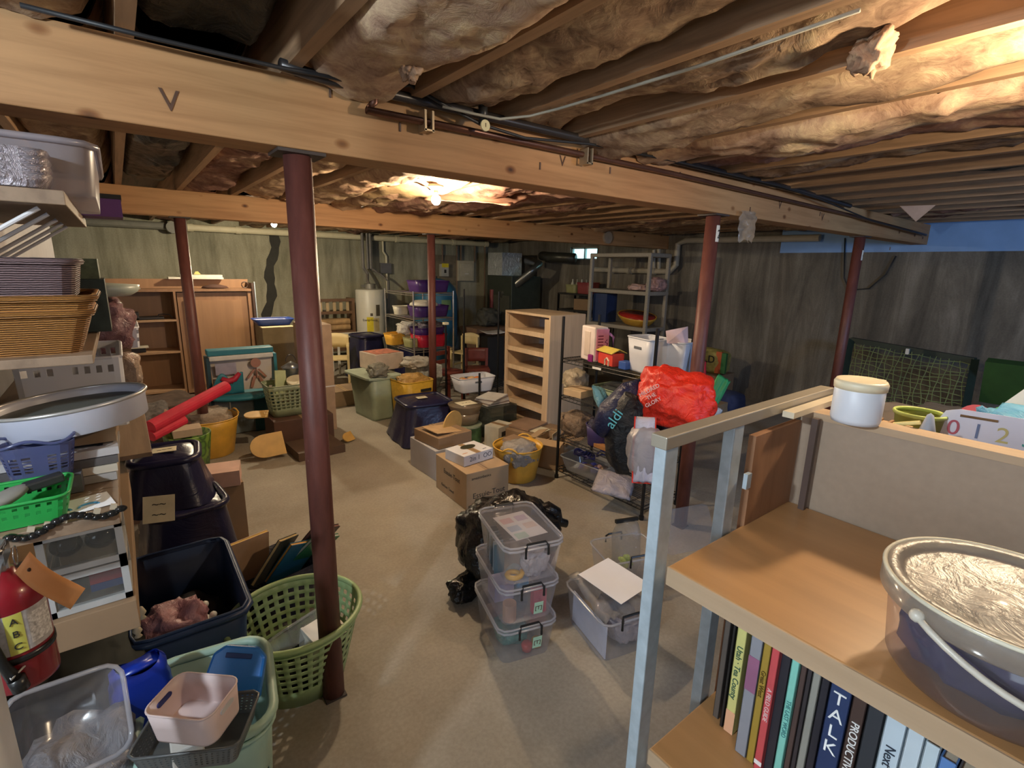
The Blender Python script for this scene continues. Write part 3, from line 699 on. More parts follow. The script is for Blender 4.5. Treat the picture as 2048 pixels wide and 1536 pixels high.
for k in range(7):
    q = inbox(-.10+.004*k, -.05+k*.028, 0)
    o = MB().box((0, 0, .075), (.05, .004, .15)).build('folder', P('folder slate %d' % (k % 3), [(.10, .16, .20), (.30, .36, .42), (.05, .09, .12)][k % 3], .5), loc=(q.x, q.y, .402), rot=(0, 0, yw))
    tag(o, 'thin slate folder standing at the left side of the top clear box', 'folder', 'folders in the top clear box')
t = thing('paper_sheet', 'white sheet with pastel squares lying under the lid of the top clear box', 'paper', inbox(.03, .02, .588), yw+.12)
MB().box((0, 0, 0), (.17, .24, .001)).build('sheet', P('white paper', (.80, .79, .82), .8, var=.02), t)
for k, (u, v_, c) in enumerate(((-.04, .06, (.72, .50, .52)), (.04, .06, (.60, .52, .66)), (-.04, -.02, (.45, .55, .68)), (.045, -.02, (.72, .60, .55)), (-.04, -.09, (.5, .66, .6)))):
    MB().box((u, v_, .001), (.06, .05, .0006)).build('print_square', P('sq %d' % k, c, .8), t)
for z, lab in ((.09, 'mint paper tag on the front of the bottom clear box'), (.275, 'mint paper tag on the front of the middle clear box')):
    t = thing('tag', lab, 'tag', inbox(.045, -D_/2*.93-.004, z), yw, rot=(.13, 0, yw))
    MB().box((0, 0, 0), (.045, .0015, .065)).build('card', P('mint card', (.42, .66, .50), .7, var=.03), t)
    letters(t, '[T]', .03, (0, -.0012, 0), (PI/2, 0, 0), mk)
# bin with white paper
N2 = Vector((1.728, 1.434, 0)); yw2 = -.24
ex2 = Vector((math.cos(yw2), math.sin(yw2), 0)); ey2 = Vector((-math.sin(yw2), math.cos(yw2), 0))
N2 = F(1203, 1338); c2_ = N2+ex2*.15+ey2*.19
t = clearbin('open clear box with a white sheet on top, on the floor beside the stack', c2_, yw2, .29, .37, .235, .001, None, lid=False)
q = c2_
sheetm = CLEAR('film lid', (.9, .9, .9), .25, .08, (.7, .7, .72), bump=.8)
o = sheet('film_cover', (q.x, q.y, .232), .27, .36, (0.04, 0, yw2), sheetm, 'crinkled clear film covering the open box beside the stack', 5, 'film')
o = MB().box((0, 0, 0), (.23, .27, .002)).build('paper_sheet', P('white paper', (.8, .79, .82), .8, var=.02), loc=(q.x+.03, q.y-.005, .30), rot=(.05, -.02, yw2+.28)); tag(o, 'blank white sheet lying on the open clear box', 'paper')
blobobj('bundle', 'lilac grey bundle inside the open clear box beside the stack', 'bundle', (q.x+.05, q.y-.03, .004), .16, .26, .17, FOIL('lilac film', (.42, .38, .42), .3), 15, rz=yw2)
tag(MB().box((0, 0, .085), (.006, .30, .17)).build('folder', P('blue white card', (.55, .6, .75), .6), loc=(q.x-.105*ex2.x, q.y-.105*ex2.y, .006), rot=(0, 0, yw2)), 'pale blue card standing inside the left wall of the open clear box', 'card')
tag(MB().path([(0, -.10, .09), (0, .03, .075)], .004, 6).build('pencil', P('yellow pencil', (.75, .6, .1), .5), loc=(q.x-.098*ex2.x, q.y-.098*ex2.y, .006), rot=(0, 0, yw2)), 'yellow pencil inside the left wall of the open clear box', 'pencil')
# bin behind with a zip bag
c3_ = F(1215, 1188)+ex2*.2+ey2*.12
clearbin('clear box half hidden behind the steel upright, zip bag inside', c3_, yw2-.1, .36, .27, .20, .001, None, lid=False)
t = thing('zip_bag', 'clear zip bag of green toy bits standing in the box behind', 'bag', (c3_.x+.02, c3_.y, .004), yw2-.1, rot=(-.12, 0, yw2-.1))
blobm(.18, .09, .33, 21, .12, 2.4, 4, pw=.6).build('film', CLEAR('zip film', (.85, .85, .85), .2, .05, (.6, .6, .6), bump=1), t, smooth=True)
MB().box((0, 0, .335), (.15, .02, .02)).build('zipper', m_bk, t)
for k in range(14):
    random.seed(k); o = MB().ball((random.uniform(-.05, .05), random.uniform(-.015, .015), .04+random.uniform(0, .07)), random.uniform(.012, .02), 1).build('green_piece', P('lime bit %d' % (k % 2), [(.35, .5, .06), (.6, .72, .15)][k % 2], .3), t)
o = MB(); pts = ringpts(.40, .28, .04, [i/40 for i in range(40)]); q = F(1385, 1110)
o.poly([(x, 0, y+.14) for x, y in pts], .006, (0, 1, 0)); o = o.build('loose_cover', CLEAR('clear lid', haze=.3), loc=(q.x, q.y, .03), rot=(-.5, 0, -.3)); tag(o, 'clear box lid leaning behind the steel upright', 'lid')
# black rubbish bag
m_bag = FOIL('black bag plastic', (.008, .008, .009), .16, bump=1.0, bscale=5)
q = F(1012, 1150)
t = thing('rubbish_bag', 'shiny black rubbish bag slumped behind the stack of clear boxes', 'bag', (q.x, q.y, 0), -.2)
b_ = blobm(.56, .44, .50, 31, .22, 1.6, 5, pw=.75); b_.build('body', m_bag, t, smooth=True)
blobm(.24, .14, .12, 32, .3, 2.4, 4).build('flap', m_bag, t, smooth=True, loc=(-.28, -.08, 0), rot=(0, 0, .4))
MB().path([(.20, .0, .36), (.27, -.02, .39), (.31, -.03, .36), (.33, -.04, .30), (.38, -.05, .28)], [.05, .045, .04, .03, .025], 10).build('knot', m_bag, t, smooth=True)
# ================================================================== MIDDLE: CARTONS, CRATES, BOOKCASE, WIRE RACK
m_card = P('cardboard', (.42, .29, .17), .8, var=.06)
m_card2 = P('darker cardboard', (.27, .175, .10), .8, var=.06)
m_ink = P('black print', (.03, .025, .02), .7)
def carton(lab, c, w, d, h, rz, m=None, name='cardboard_box', flaps=False, open_=False, z=0, group=None):
    m = m or m_card
    t = thing(name, lab, 'box', (c[0], c[1], z+.001), rz, group)
    if open_:
        b = MB()
        b.box((0, 0, .003), (w, d, .006)).box((w/2-.003, 0, h/2), (.006, d, h)).box((-w/2+.003, 0, h/2), (.006, d, h)).box((0, d/2-.003, h/2), (w, .006, h)).box((0, -d/2+.003, h/2), (w, .006, h))
        b.build('body', m, t)
        for sx, sy, L in ((1, 0, w), (-1, 0, w), (0, 1, d), (0, -1, d)):
            fl = MB()
            if sx: fl.box((sx*(w/2+.045), 0, h+.012), (.10, d*.96, .005), rot=Matrix.Rotation(sx*.25, 3, 'Y'))
            else: fl.box((0, sy*(d/2+.045), h+.012), (w*.96, .10, .005), rot=Matrix.Rotation(-sy*.25, 3, 'X'))
            fl.build('flap', m, t)
    else:
        MB().box((0, 0, h/2), (w, d, h)).build('body', m, t, bevel=.004)
        MB().box((0, 0, h+.0005), (.05, d*1.0, .001)).build('tape', P('brown tape', (.36, .24, .13), .35), t)
        MB().box((0, 0, h+.0008), (.003, d, .001)).build('seam', m_ink, t)
    return t
# paper towel carton with print
N = F(936, 1022); R_ = F(1019, 998)
w_, d_, h_ = .385, .50, .295; cE = Vector((N.x+w_/2, N.y+d_/2, 0))
t = carton('brown carton printed Essuie-Tout, in front of the other boxes', cE, w_, d_, h_, -.04)
letters(t, 'Essuie-Tout', .062, (.01, -d_/2-.001, .10), (PI/2, 0, 0), m_ink)
letters(t, 'amazonbasics', .032, (-.06, -d_/2-.001, .245), (PI/2, 0, 0), m_ink)
letters(t, 'Essuie-Tout', .055, (-w_/2-.001, -.02, .20), (PI/2, 0, -PI/2), m_ink)
letters(t, 'Kitchen Towel', .035, (-w_/2-.001, .05, .07), (PI/2, 0, -PI/2), m_ink)
for k in range(3): MB().box((.09, -d_/2-.001, .035+.012*k), (.16, .002, .003)).build('print_bar', m_ink, t)
# white printed box on it
t = carton('white printed box with a dark oval window, lying on the Essuie-Tout carton', (cE.x-.01, cE.y+.02, 0), .30, .24, .085, .12, P('white card', (.70, .70, .74), .5, var=.02), z=h_+.001, name='window_box')
MB().lathe([(.0, 0), (.055, 0), (.055, .001), (0, .001)], (0.01, .03, .087), 28, 1.3, .75).build('oval_window', P('dark window', (.05, .05, .03), .3), t)
letters(t, '2in 1  OO', .055, (.02, -.121, .045), (PI/2, 0, 0), P('grey print', (.12, .14, .18), .6))
letters(t, 'colour', .02, (-.1, -.07, .0865), (0, 0, 0), P('orange print', (.7, .3, .08), .6)); letters(t, 'toys', .022, (.09, -.08, .0865), (0, 0, 0), P('grey print', (.12, .14, .18), .6))
# open carton behind left on a grey box, with round board
q = F(868, 975)
t = carton('pale grey carton just left of the Essuie-Tout carton', (cE.x+.06, cE.y+.60, 0), .38, .46, .27, .02, P('grey card', (.42, .41, .43), .7, var=.04))
t = carton('low brown carton with a lid, lying on the pale grey carton', (cE.x+.07, cE.y+.58, 0), .36, .38, .10, .1, m_card2, z=.273)
MB().box((-.02, -.02, .112), (.28, .25, .006), rot=Matrix.Rotation(.12, 3, 'Y')).build('lid', P('tan lid', (.50, .33, .17), .7), t)
o = MB().tube((0, 0, 0), (0, .012, .004), .13, 36).build('round_board', P('ochre cork', (.55, .36, .12), .7), loc=(cE.x+.20, cE.y+.62, .385), rot=(-.25, .15, .35)); tag(o, 'round ochre board leaning in the low brown carton', 'board')
# navy plastic covered crate
m_navy = FOIL('navy vinyl', (.014, .014, .05), .3, bump=.35, bscale=4)
def navy(lab, c, w, d, h, rz, group='navy covered crates', z=0, card=(0, 0), seed=1):
    t = thing('navy_crate', lab, 'crate', (c[0], c[1], z), rz, group)
    s_ = MB()
    def fn(u, v):
        a = u*2*PI; k = 1-.22*v**1.3+(.10*(1-v)**3)
        p = ringpts(w*k, d*k, .09, [u])[0]
        n_ = 1+.03*math.sin(a*7+seed)*(1-v); zz = h*(1-(1-v)**1.0)
        return Vector((p[0]*n_, p[1]*n_, zz+.02*(1-v)*abs(math.sin(a*2+seed))))
    s_.grid(fn, 48, 8)
    s_.build('cover', m_navy, t, smooth=True)
    def top(u, v):
        k = .80; x = (u-.5)*w*k; y = (v-.5)*d*k
        e = max(abs(u-.5), abs(v-.5))*2
        p = Vector((x, y)); f_ = 1-.10*(abs(u-.5)*abs(v-.5))*4
        return Vector((x*f_, y*f_, h+.03*(1-e**3)+.012*math.sin(u*7+seed)*math.sin(v*5)*(1-e)))
    MB().grid(top, 14, 14).build('top', m_navy, t, smooth=True)
    MB().path([(x, y, h+.005) for x, y in ringpts(w*.80, d*.80, .08, [i/40 for i in range(40)])], .02, 8, closed=True).build('rim', m_navy, t, smooth=True)
    if card:
        MB().box((card[0], card[1], h+.036), (.11, .08, .002)).build('card', P('cream card', (.72, .66, .48), .7), t)
        letters(t, '~~~', .04, (card[0], card[1], h+.038), (0, 0, .2), m_ink, name='handwriting')
    return t
navy('navy vinyl covered crate with a cream card, behind the low brown carton', (F(845, 878).x+.06, F(845, 878).y+.08, 0), .62, .58, .40, -.1, card=(-.02, .0))
# tubs, bowls behind
def ytub(lab, c, r, h, col, rz=0, name='tub', handles=True, z=0):
    t = thing(name, lab, 'tub', (c[0], c[1], z), rz)
    MB().lathe([(r*.72, 0), (r*.76, .01), (r*.95, h*.8), (r, h)], n=48).build('body', None, t, smooth=False)
    o = kids(t)[0]; o.data.materials.append(col)
    bm = bmesh.new(); bm.from_mesh(o.data)
    top = [f_ for f_ in bm.faces if len(f_.verts) > 8 and f_.calc_center_median().z > h*.5]
    bmesh.ops.delete(bm, geom=top, context='FACES_ONLY'); bm.to_mesh(o.data); bm.free()
    for p in o.data.polygons: p.use_smooth = len(p.vertices) < 5
    md = o.modifiers.new('t', 'SOLIDIFY'); md.thickness = .004
    MB().path([(r*math.cos(i*PI/24), r*math.sin(i*PI/24), h) for i in range(48)], .006, 6, closed=True).build('rim', col, t, smooth=True)
    if handles:
        for a in (0, PI):
            MB().path([(math.cos(a)*r*1.0+math.sin(a)*u, u, h+.035*math.sin((u/.07+1)*PI/2)) for u in [-.07, -.05, -.02, .02, .05, .07]], .008, 6).build('handle', col, t, smooth=True)
    return t
m_yel = P('yellow plastic', (.50, .54, .05), .4, var=.05)
q = F(1052, 973)
ytub('yellow flexible tub of bagged things between the carton and the wire rack', (q.x+.06, q.y+.20), .215, .30, m_yel, .6)
blobobj('film_bag', 'clear film bag bulging out of the yellow tub beside the Essuie-Tout carton', 'bag', (q.x+.03, q.y+.15, .13), .30, .28, .22, FOIL('greyish film', (.36, .33, .30), .15, bump=1), 17)
tag(MB().box((0, 0, 0), (.24, .22, .03)).build('book_pile', m_card2, loc=(q.x+.12, q.y+.26, .30), rot=(.2, .15, .5)), 'brown notebook sticking out of the yellow tub near the wire rack', 'notebook')
# melon tin with bowls on it
q = F(925, 897)
t = thing('container', 'green patterned round tin standing behind the white printed box', 'tin', (q.x+.12, q.y+.12, 0))
MB().tube((0, 0, 0), (0, 0, .20), .16, 32).build('body', P('green mottled', (.06, .14, .06), .4, var=.6, scale=14), t, bevel=.006)
MB().tube((0, 0, .20), (0, 0, .215), .165, 32).build('lid', P('grey green lid', (.25, .3, .22), .4), t)
t = thing('bowl_stack', 'two nested pale plastic bowls with a paper on top, standing on the green tin', 'bowl', (q.x+.12, q.y+.14, .216))
MB().lathe([(.10, 0), (.13, .02), (.155, .12)], n=36).build('bowl', CLEAR('tan bowl', (.7, .6, .48), .6, .2, (.50, .40, .28)), t, smooth=True)
MB().lathe([(.10, .09), (.15, .14), (.175, .20), (.18, .205)], n=36).build('bowl', CLEAR('tan bowl', (.7, .6, .48), .6, .2, (.50, .40, .28)), t, smooth=True)
MB().box((0.01, 0, .212), (.19, .15, .002)).build('paper', P('cream card', (.72, .66, .48), .7), t)
letters(t, '~ ~ ~', .05, (.01, 0, .214), (0, 0, .1), m_ink, name='handwriting')
t = carton('white and red booklet box leaning behind the white printed box', (q.x+.36, q.y-.12, 0), .24, .18, .23, .3, P('booklet white', (.55, .53, .45), .6), name='booklet_box')
MB().box((.10, -.092, .16), (.05, .003, .1)).build('red_patch', P('red print', (.6, .08, .04), .6), t)
MB().box((-.02, -.092, .15), (.09, .003, .05)).build('dark_patch', m_ink, t)
t = carton('flat brown folders and boxes beneath the pale bookcase', (q.x+.66, q.y-.35, 0), .46, .62, .20, .25, m_card2)
MB().box((-.05, -.1, .206), (.20, .14, .003)).build('label', P('cream card', (.72, .66, .48), .7), t)
MB().box((.0, .1, .215), (.34, .28, .02)).build('folder', P('brown folder', (.28, .18, .12), .5), t)
t = carton('small open carton with sheets behind the white printed box', (q.x+.50, q.y-.84, 0), .30, .28, .26, .45, m_card, open_=True)
MB().box((.02, .0, .25), (.22, .004, .14)).build('sheet', P('cream card', (.72, .66, .48), .7), t)
# ---- pale birch bookcase
m_birch = WOOD('birch', (.62, .46, .30), (.56, .41, .26), 2, 1.3, .45, bump=.02)
Bk = thing('bookcase', 'tall pale birch bookcase with eight shelves standing diagonally in the middle', 'bookcase', (3.40, 4.16, 0))
Wb, Db, Hb = .76, .50, 1.34
MB().box((Db/2, Wb/2-.012, Hb/2), (Db, .024, Hb)).build('side_panel', m_birch, Bk, bevel=.002)
MB().box((Db/2, -Wb/2+.012, Hb/2), (Db, .024, Hb)).build('side_panel', m_birch, Bk, bevel=.002)
MB().box((Db/2, 0, Hb-.012), (Db-.001, Wb-.05, .024)).build('top_panel', m_birch, Bk)
MB().box((.012, -Wb/2+.055, Hb/2-.02), (.026, .062, Hb-.05)).build('stile', m_birch, Bk)
MB().box((.012, Wb/2-.03, Hb/2-.02), (.026, .014, Hb-.05)).build('stile', m_birch, Bk)
MB().box((Db-.006, 0, Hb/2), (.008, Wb-.05, Hb-.03)).build('back_panel', P('grey lilac panel', (.36, .32, .34), .6), Bk)
for k in range(7):
    z = 1.14-.20*k+.0
    z = [1.125, .925, .72, .52, .32, .12, .02][k]
    MB().box((Db/2-.01, 0, z), (Db-.04, Wb-.052, .022)).build('shelf_board', m_birch, Bk)
    MB().box((.012, .0, z), (.024, Wb-.06, .05)).build('shelf_edge', m_birch, Bk)
# ---- black wire rack
m_rk = P('black rack steel', (.012, .012, .013), .4, .3)
def rack(lab, x0, x1, y0, y1, h, zs, m, r=.0125, n=26, name='wire_rack', foot=True, group=None, along='y'):
    t = thing(name, lab, 'rack', ((x0+x1)/2, (y0+y1)/2, 0), 0, group); hx, hy = (x1-x0)/2, (y1-y0)/2
    for sx in (-1, 1):
        for sy in (-1, 1):
            b = MB().tube((sx*hx, sy*hy, 0.0), (sx*hx, sy*hy, h), r, 12)
            if foot: b.tube((sx*hx, sy*hy, 0), (sx*hx, sy*hy, .03), r*1.5, 12)
            b.build('post', m, t)
    for z in zs:
        b = MB()
        for dz in (0, -.028):
            for s_ in (-1, 1):
                b.tube((s_*hx, -hy, z+dz), (s_*hx, hy, z+dz), .0038, 6); b.tube((-hx, s_*hy, z+dz), (hx, s_*hy, z+dz), .0038, 6)
        if along == 'y':
            for k in range(n): x = -hx+2*hx*(k+.5)/n; b.tube((x, -hy, z+.003), (x, hy, z+.003), .002, 4)
            for k in range(4): y = -hy+2*hy*(k+.5)/4; b.tube((-hx, y, z-.003), (hx, y, z-.003), .003, 4)
        else:
            for k in range(n): y = -hy+2*hy*(k+.5)/n; b.tube((-hx, y, z+.003), (hx, y, z+.003), .002, 4)
            for k in range(3): x = -hx+2*hx*(k+.5)/3; b.tube((x, -hy, z-.003), (x, hy, z-.003), .003, 4)
        k2 = 22
        for s_ in (-1, 1):
            for k in range(k2):
                y = -hy+2*hy*k/k2; b.tube((s_*hx, y, z), (s_*hx, y+hy/k2, z-.028), .0016, 4)
        b.build('wire_shelf', m, t)
    return t
RX0, RX1, RY0, RY1 = 2.87, 3.30, 2.10, 3.03
rack('black wire shelving rack loaded with bags, toys and bins, in front of the bookcase', RX0, RX1, RY0, RY1, 1.42, (1.07, .75, .39, .10), m_rk, n=16)
def onrack(px, py, zk, dx=0): p = at(px, py, z=zk); return p
# top shelf toys
zt = 1.076
yb = lambda px, x=2.95: at(px, 715, x=x).y
t = thing('toy_house', 'white plastic toy case with a pink patterned side on the top of the black rack', 'toy', (3.03, yb(1182, 3.0), zt), -.25)
MB().box((0, 0, .14), (.13, .20, .28)).build('case', P('white toy plastic', (.75, .66, .64), .4), t, bevel=.012)
MB().box((-.066, .0, .14), (.008, .085, .20)).build('window_frame', P('cream toy plastic', (.62, .52, .46), .4), t, bevel=.01)
MB().box((.01, -.102, .14), (.115, .006, .25)).build('pink_panel', P('pink print', (.75, .28, .42), .4), t)
for k in range(6): MB().box((-.01, -.106, .09+.024*k), (.05, .002, .009)).build('stripe', P('dark red', (.22, .02, .08), .4), t)
MB().path([(.045, -.106, .11), (.055, -.106, .15), (.03, -.106, .16), (.05, -.106, .18)], .005, 5).build('drawn_heart', P('dark red', (.2, .02, .08), .4), t)
MB().path([(.07, -.10, .06), (.10, -.12, .09), (.10, -.12, .20), (.07, -.10, .23)], .011, 8).build('handle', P('lilac plastic', (.50, .25, .62), .35), t, smooth=True)
t = thing('toy_barn', 'low red toy barn with a yellow roof on the top shelf of the black rack', 'toy', (3.0, yb(1222, 3.0), zt), -.25)
MB().box((0, 0, .05), (.11, .20, .10)).build('body', P('toy red', (.65, .06, .04), .4), t, bevel=.006)
MB().poly([(-.07, -.11, .10), (-.07, .11, .10), (0, .11, .13), (0, -.11, .13)], .006).build('roof', P('toy yellow', (.75, .6, .12), .4), t)
MB().poly([(.07, -.11, .10), (.07, .11, .10), (0, .11, .13), (0, -.11, .13)], .006).build('roof', P('toy yellow', (.75, .6, .12), .4), t)
MB().path([(-.058, -.055, .0), (-.058, -.055, .04), (-.058, -.03, .06), (-.058, -.005, .04), (-.058, -.005, 0)], .007, 6).build('arch', P('cream arch', (.7, .6, .45), .5), t)
tag(MB().box((0, 0, .03), (.08, .07, .06)).build('toy_block', P('toy blue', (.04, .10, .35), .4), loc=(2.96, yb(1252, 2.96), zt), bevel=.005), 'blue toy block beside the red toy barn on the black rack', 'toy')
tag(MB().box((0, 0, .03), (.05, .05, .06)).build('toy_block', P('toy purple', (.25, .02, .18), .4), loc=(2.96, yb(1184, 2.96), zt), bevel=.005), 'plum toy block in front of the pink toy case on the black rack', 'toy')
def bucket(lab, c, w, d, h, rz, m, z, name='storage_bin', grip=True, group=None, cells=0, rows=0, band=(.2, .85), bw=.8, gm=None, r=.05):
    t = thing(name, lab, 'bin', (c[0], c[1], z), rz, group)
    tub(w, d, h, bw, r, cells, rows, band, n=48).build('body', m, t, smooth=False, solid=0 if 'lear' in m.name or 'bin' in m.name and 'grey' in m.name else .003)
    for p in kids(t)[0].data.polygons: p.use_smooth = len(p.vertices) < 5
    rimpath(w*1.01, d*1.01, r, h, .006).build('rim', m, t, smooth=True)
    if grip:
        for s_ in (-1, 1):
            MB().box((0, s_*(d/2*(bw+(1-bw)*.7)+.001), h*.72), (.09, .006, .022)).build('handle_slot', gm or P('slot grey', (.12, .13, .15), .5), t, bevel=.004)
    return t
m_wp = P('white plastic', (.62, .63, .68), .4, var=.03)
t = bucket('large white bin with a grey handle slot on the right of the black rack top', (3.03, yb(1302, 3.03)+.02, 0), .30, .22, .25, PI/2-.25, m_wp, zt)
o = MB().poly([(-.10, 0, 0), (.06, -.06, 0), (.16, .02, .10), (.0, .09, .07)], .003, (0, 0, 1)).build('folded_paper', P('pink white paper', (.75, .58, .62), .6), loc=(3.05, yb(1345, 3.03), 1.315)); tag(o, 'pinkish folded paper sticking out of the large white bin', 'paper')
t = bucket('white bin with a grey stripe behind the rack post, right end of the rack top', (3.16, yb(1340, 3.1)-.02, 0), .26, .24, .24, .1, m_wp, zt, grip=False)
MB().box((-.02, -.123, .13), (.06, .004, .2), rot=Matrix.Rotation(.0, 3, 'X')).build('stripe', P('grey blue stripe', (.36, .40, .50), .5), t)
tag(MB().box((0, 0, 0), (.002, .09, .018)).build('label_strip', P('white label', (.8, .8, .8), .5), loc=(RX0-.006, at(1195, 727, x=RX0).y, 1.055)), 'white label strip on the edge of the black rack top shelf', 'label')
# second shelf
zk = .756
m_sage = P('sage plastic', (.22, .27, .16), .45, var=.05)
bucket('sage green bin of clothes on the second shelf of the black rack', (3.08, at(1225, 790, x=3.0).y, 0), .36, .30, .13, PI/2, m_sage, zk, grip=False, bw=.85)
blobobj('clothes', 'dark clothes heaped in the sage green bin', 'clothes', (3.08, at(1225, 790, x=3.0).y, zk+.02), .26, .30, .14, P('dark cloth', (.03, .035, .035), .9), 41)
t = carton('shallow pale wooden tray at the left of the second shelf', (3.0, at(1150, 785, x=2.95).y, 0), .20, .20, .06, .1, P('pale tray', (.62, .47, .30), .6), name='wooden_tray', open_=False, z=zk)
blobobj('clear_bag', 'clear bag of beige scraps at the left of the second shelf', 'bag', (3.12, at(1150, 785, x=3.1).y+.02, zk+.003), .2, .2, .18, FOIL('beige film', (.42, .36, .27), .2), 43)
# third shelf
zk = .396
blobobj('clear_bag', 'clear bag of brown toys at the left of the third shelf', 'bag', (3.02, at(1150, 865, x=3.0).y, zk), .26, .28, .20, FOIL('brown toys film', (.25, .18, .13), .25, bscale=25), 44)
t = bucket('violet pail with toys on the third shelf of the black rack', (2.98, at(1190, 880, x=2.95).y, 0), .19, .19, .17, 0, P('violet plastic', (.045, .035, .14), .4), zk, grip=False, r=.09)
blobobj('dark_bundle', 'dark navy bundle in the violet pail', 'bundle', (2.98, at(1190, 880, x=2.95).y, zk+.03), .15, .15, .19, FOIL('dark navy', (.02, .02, .06), .3, bscale=22), 45)
tag(MB().box((0, 0, .015), (.06, .30, .03)).build('wood_strip', P('orange wood', (.42, .20, .07), .5), loc=(2.93, at(1210, 905, x=2.93).y-.05, zk+.005)), 'orange wooden strip on the third shelf of the black rack', 'wood')
# bottom shelf
zk = .106
t = bucket('clear tray of mixed toys on the bottom shelf of the black rack', (3.02, at(1175, 960, x=3.0).y, 0), .46, .30, .12, PI/2+.1, CLEAR('tray clear', haze=.35), zk, grip=False)
for k in range(9):
    random.seed(k+50)
    c_ = random.choice([(.30, .20, .14), (.10, .10, .35), (.35, .4, .45), (.5, .3, .25)])
    tag(MB().ball((0, 0, .03), .035, 2, (1.3, .9, .8)).build('small_toy', P('tray toy %d' % k, c_, .5, var=.4, scale=40), smooth=True, loc=(3.02+random.uniform(-.08, .08), at(1175, 960, x=3.0).y+random.uniform(-.16, .16), zk+.01)), 'small toy lying in the clear tray on the bottom rack shelf', 'toy', 'toys in the clear tray')
t = thing('pile_of_loops', 'tangle of navy plastic loops on top of the clear toy tray', 'toy', (3.02, at(1170, 930, x=3.0).y, zk+.125))
for k in range(7):
    random.seed(k+9); cx, cy = random.uniform(-.06, .06), random.uniform(-.12, .12)
    MB().path([(cx+.05*math.cos(i*PI/8), cy+.04*math.sin(i*PI/8), .01*k*.8+.015*math.sin(i*PI/4+k)) for i in range(16)], .008, 6, closed=True).build('loop', P('navy plastic', (.03, .03, .12), .35), t, smooth=True)
def pillow(name, lab, c, w, d, h, m, rot, seed, cat='bag'):
    def fnt(s_):
        def fn(u, v):
            e = (1-abs(2*u-1)**2.5)*(1-abs(2*v-1)**2.5)
            return Vector(((u-.5)*w, (v-.5)*d, s_*h/2*max(0, e)**.6+.01*noise.noise(Vector((u*5, v*5, seed)))))
        return fn
    b = MB(); b.grid(fnt(1), 18, 18); b.grid(fnt(-1), 18, 18)
    bmesh.ops.remove_doubles(b.bm, verts=b.bm.verts, dist=.0005)
    o = b.build(name, m, smooth=True, loc=c, rot=rot); return tag(o, lab, cat)
pillow('zip_bag', 'clear bag sliding off the bottom shelf of the black rack', at(1228, 968, x=2.86), .26, .30, .07, CLEAR('lilac film', (.8, .8, .88), .3, .1, (.5, .5, .62), bump=1), (.1, -.35, .5), 3)
# ---- pile of shopping bags at the right end of the rack
D0 = 2.62
m_red = FOIL('red bag plastic', (.80, .035, .015), .4, bump=.9, bscale=7)
q = at(1328, 850, d=D0)
t = thing('shopping_bag', 'big bright red shopping bag on top of the bag pile', 'bag', (q.x, q.y, q.z), -.65)
blobm(.39, .28, .30, 52, .32, 1.1, 5, pw=.8).build('body', m_red, t, smooth=True, rot=(0, .28, 0))
for k, (tx, zz) in enumerate((('MILDRED', .215), ('THE', .185), ('GLORY', .155))):
    letters(t, tx, .026, (-.13+.012*k, -.13, zz), (PI/2-.1, -.6, -.25), P('white print', (.75, .6, .6), .5))
q = at(1222, 850, d=D0+.15)
pts = [at(1300, 770, d=2.75), at(1265, 790, d=2.72), at(1225, 830, d=2.72), at(1195, 865, d=2.75)]
t = thing('shopping_bag', 'navy shopping bag with cyan letters, left of the red bag', 'bag', pts[2], 0)
o = MB().path([Vector(p)-pts[2] for p in pts], [.05, .085, .09, .045], 14).build('body', FOIL('navy bag', (.015, .018, .06), .3, bump=.8), t, smooth=True)
dirv = -FW
rotm = Matrix((RT, UP, -FW)).transposed()
e_ = (rotm @ Matrix.Rotation(.95, 3, 'Z')).to_euler()
letters(t, 'aldi', .075, at(1229, 838, d=2.60)-pts[2], e_, P('cyan print', (.10, .45, .55), .5))
a_ = at(1205, 800, d=2.85)
pillow('cyan_pouch', 'pale cyan pouch poking out beside the navy bag', a_, .15, .17, .06, FOIL('cyan pouch', (.16, .36, .42), .4), (1.0, .3, .3), 5, 'pouch')
blobobj('rubbish_bag', 'black bag hanging below the red bag at the end of the black rack', 'bag', at(1262, 945, d=2.78), .30, .24, .46, FOIL('matte black bag', (.008, .009, .012), .5), 54, .1, rz=-.6)
t = pillow('shopping_bag', 'white shopping bag with red piping hanging below the red bag', at(1288, 900, d=2.50), .10, .33, .06, FOIL('white bag', (.55, .55, .68), .45, bscale=5), (1.35, .0, -.75), 6)
MB().path([(-.05, .165, 0), (-.052, 0, .0), (-.05, -.165, 0), (.05, -.165, 0), (.052, 0, 0), (.05, .165, 0)], .004, 6).build('piping', m_red, t)
blobobj('shopping_bag', 'sheer white carrier bag, hanging lowest at the end of the black rack', 'bag', at(1285, 950, d=2.55), .17, .14, .26, CLEAR('sheer white', (.85, .85, .85), .6, .3, (.62, .6, .62), bump=.6), 55, .15, rz=-.6)
blobobj('bundle', 'cream bundle inside the sheer carrier bag', 'bundle', at(1292, 945, d=2.56), .10, .08, .09, P('cream cloth', (.7, .6, .42), .8), 56)
blobobj('clothes', 'dark purple clothes under the red bag', 'clothes', at(1350, 865, d=2.72), .34, .24, .14, P('dark plum cloth', (.035, .02, .03), .9), 57, .3, rz=-.6)
t = pillow('green_bag', 'green bag hanging behind the red bag on the right side', at(1425, 800, d=2.85), .09, .30, .04, P('green fabric', (.03, .30, .12), .6), (1.3, .55, -.6), 7)
pillow('striped_pouch', 'white and blue pouch tucked behind the red bag, right side', at(1424, 826, d=2.75), .10, .09, .03, P('pale blue film', (.45, .55, .68), .4), (1.3, .5, -.6), 8, 'pouch')
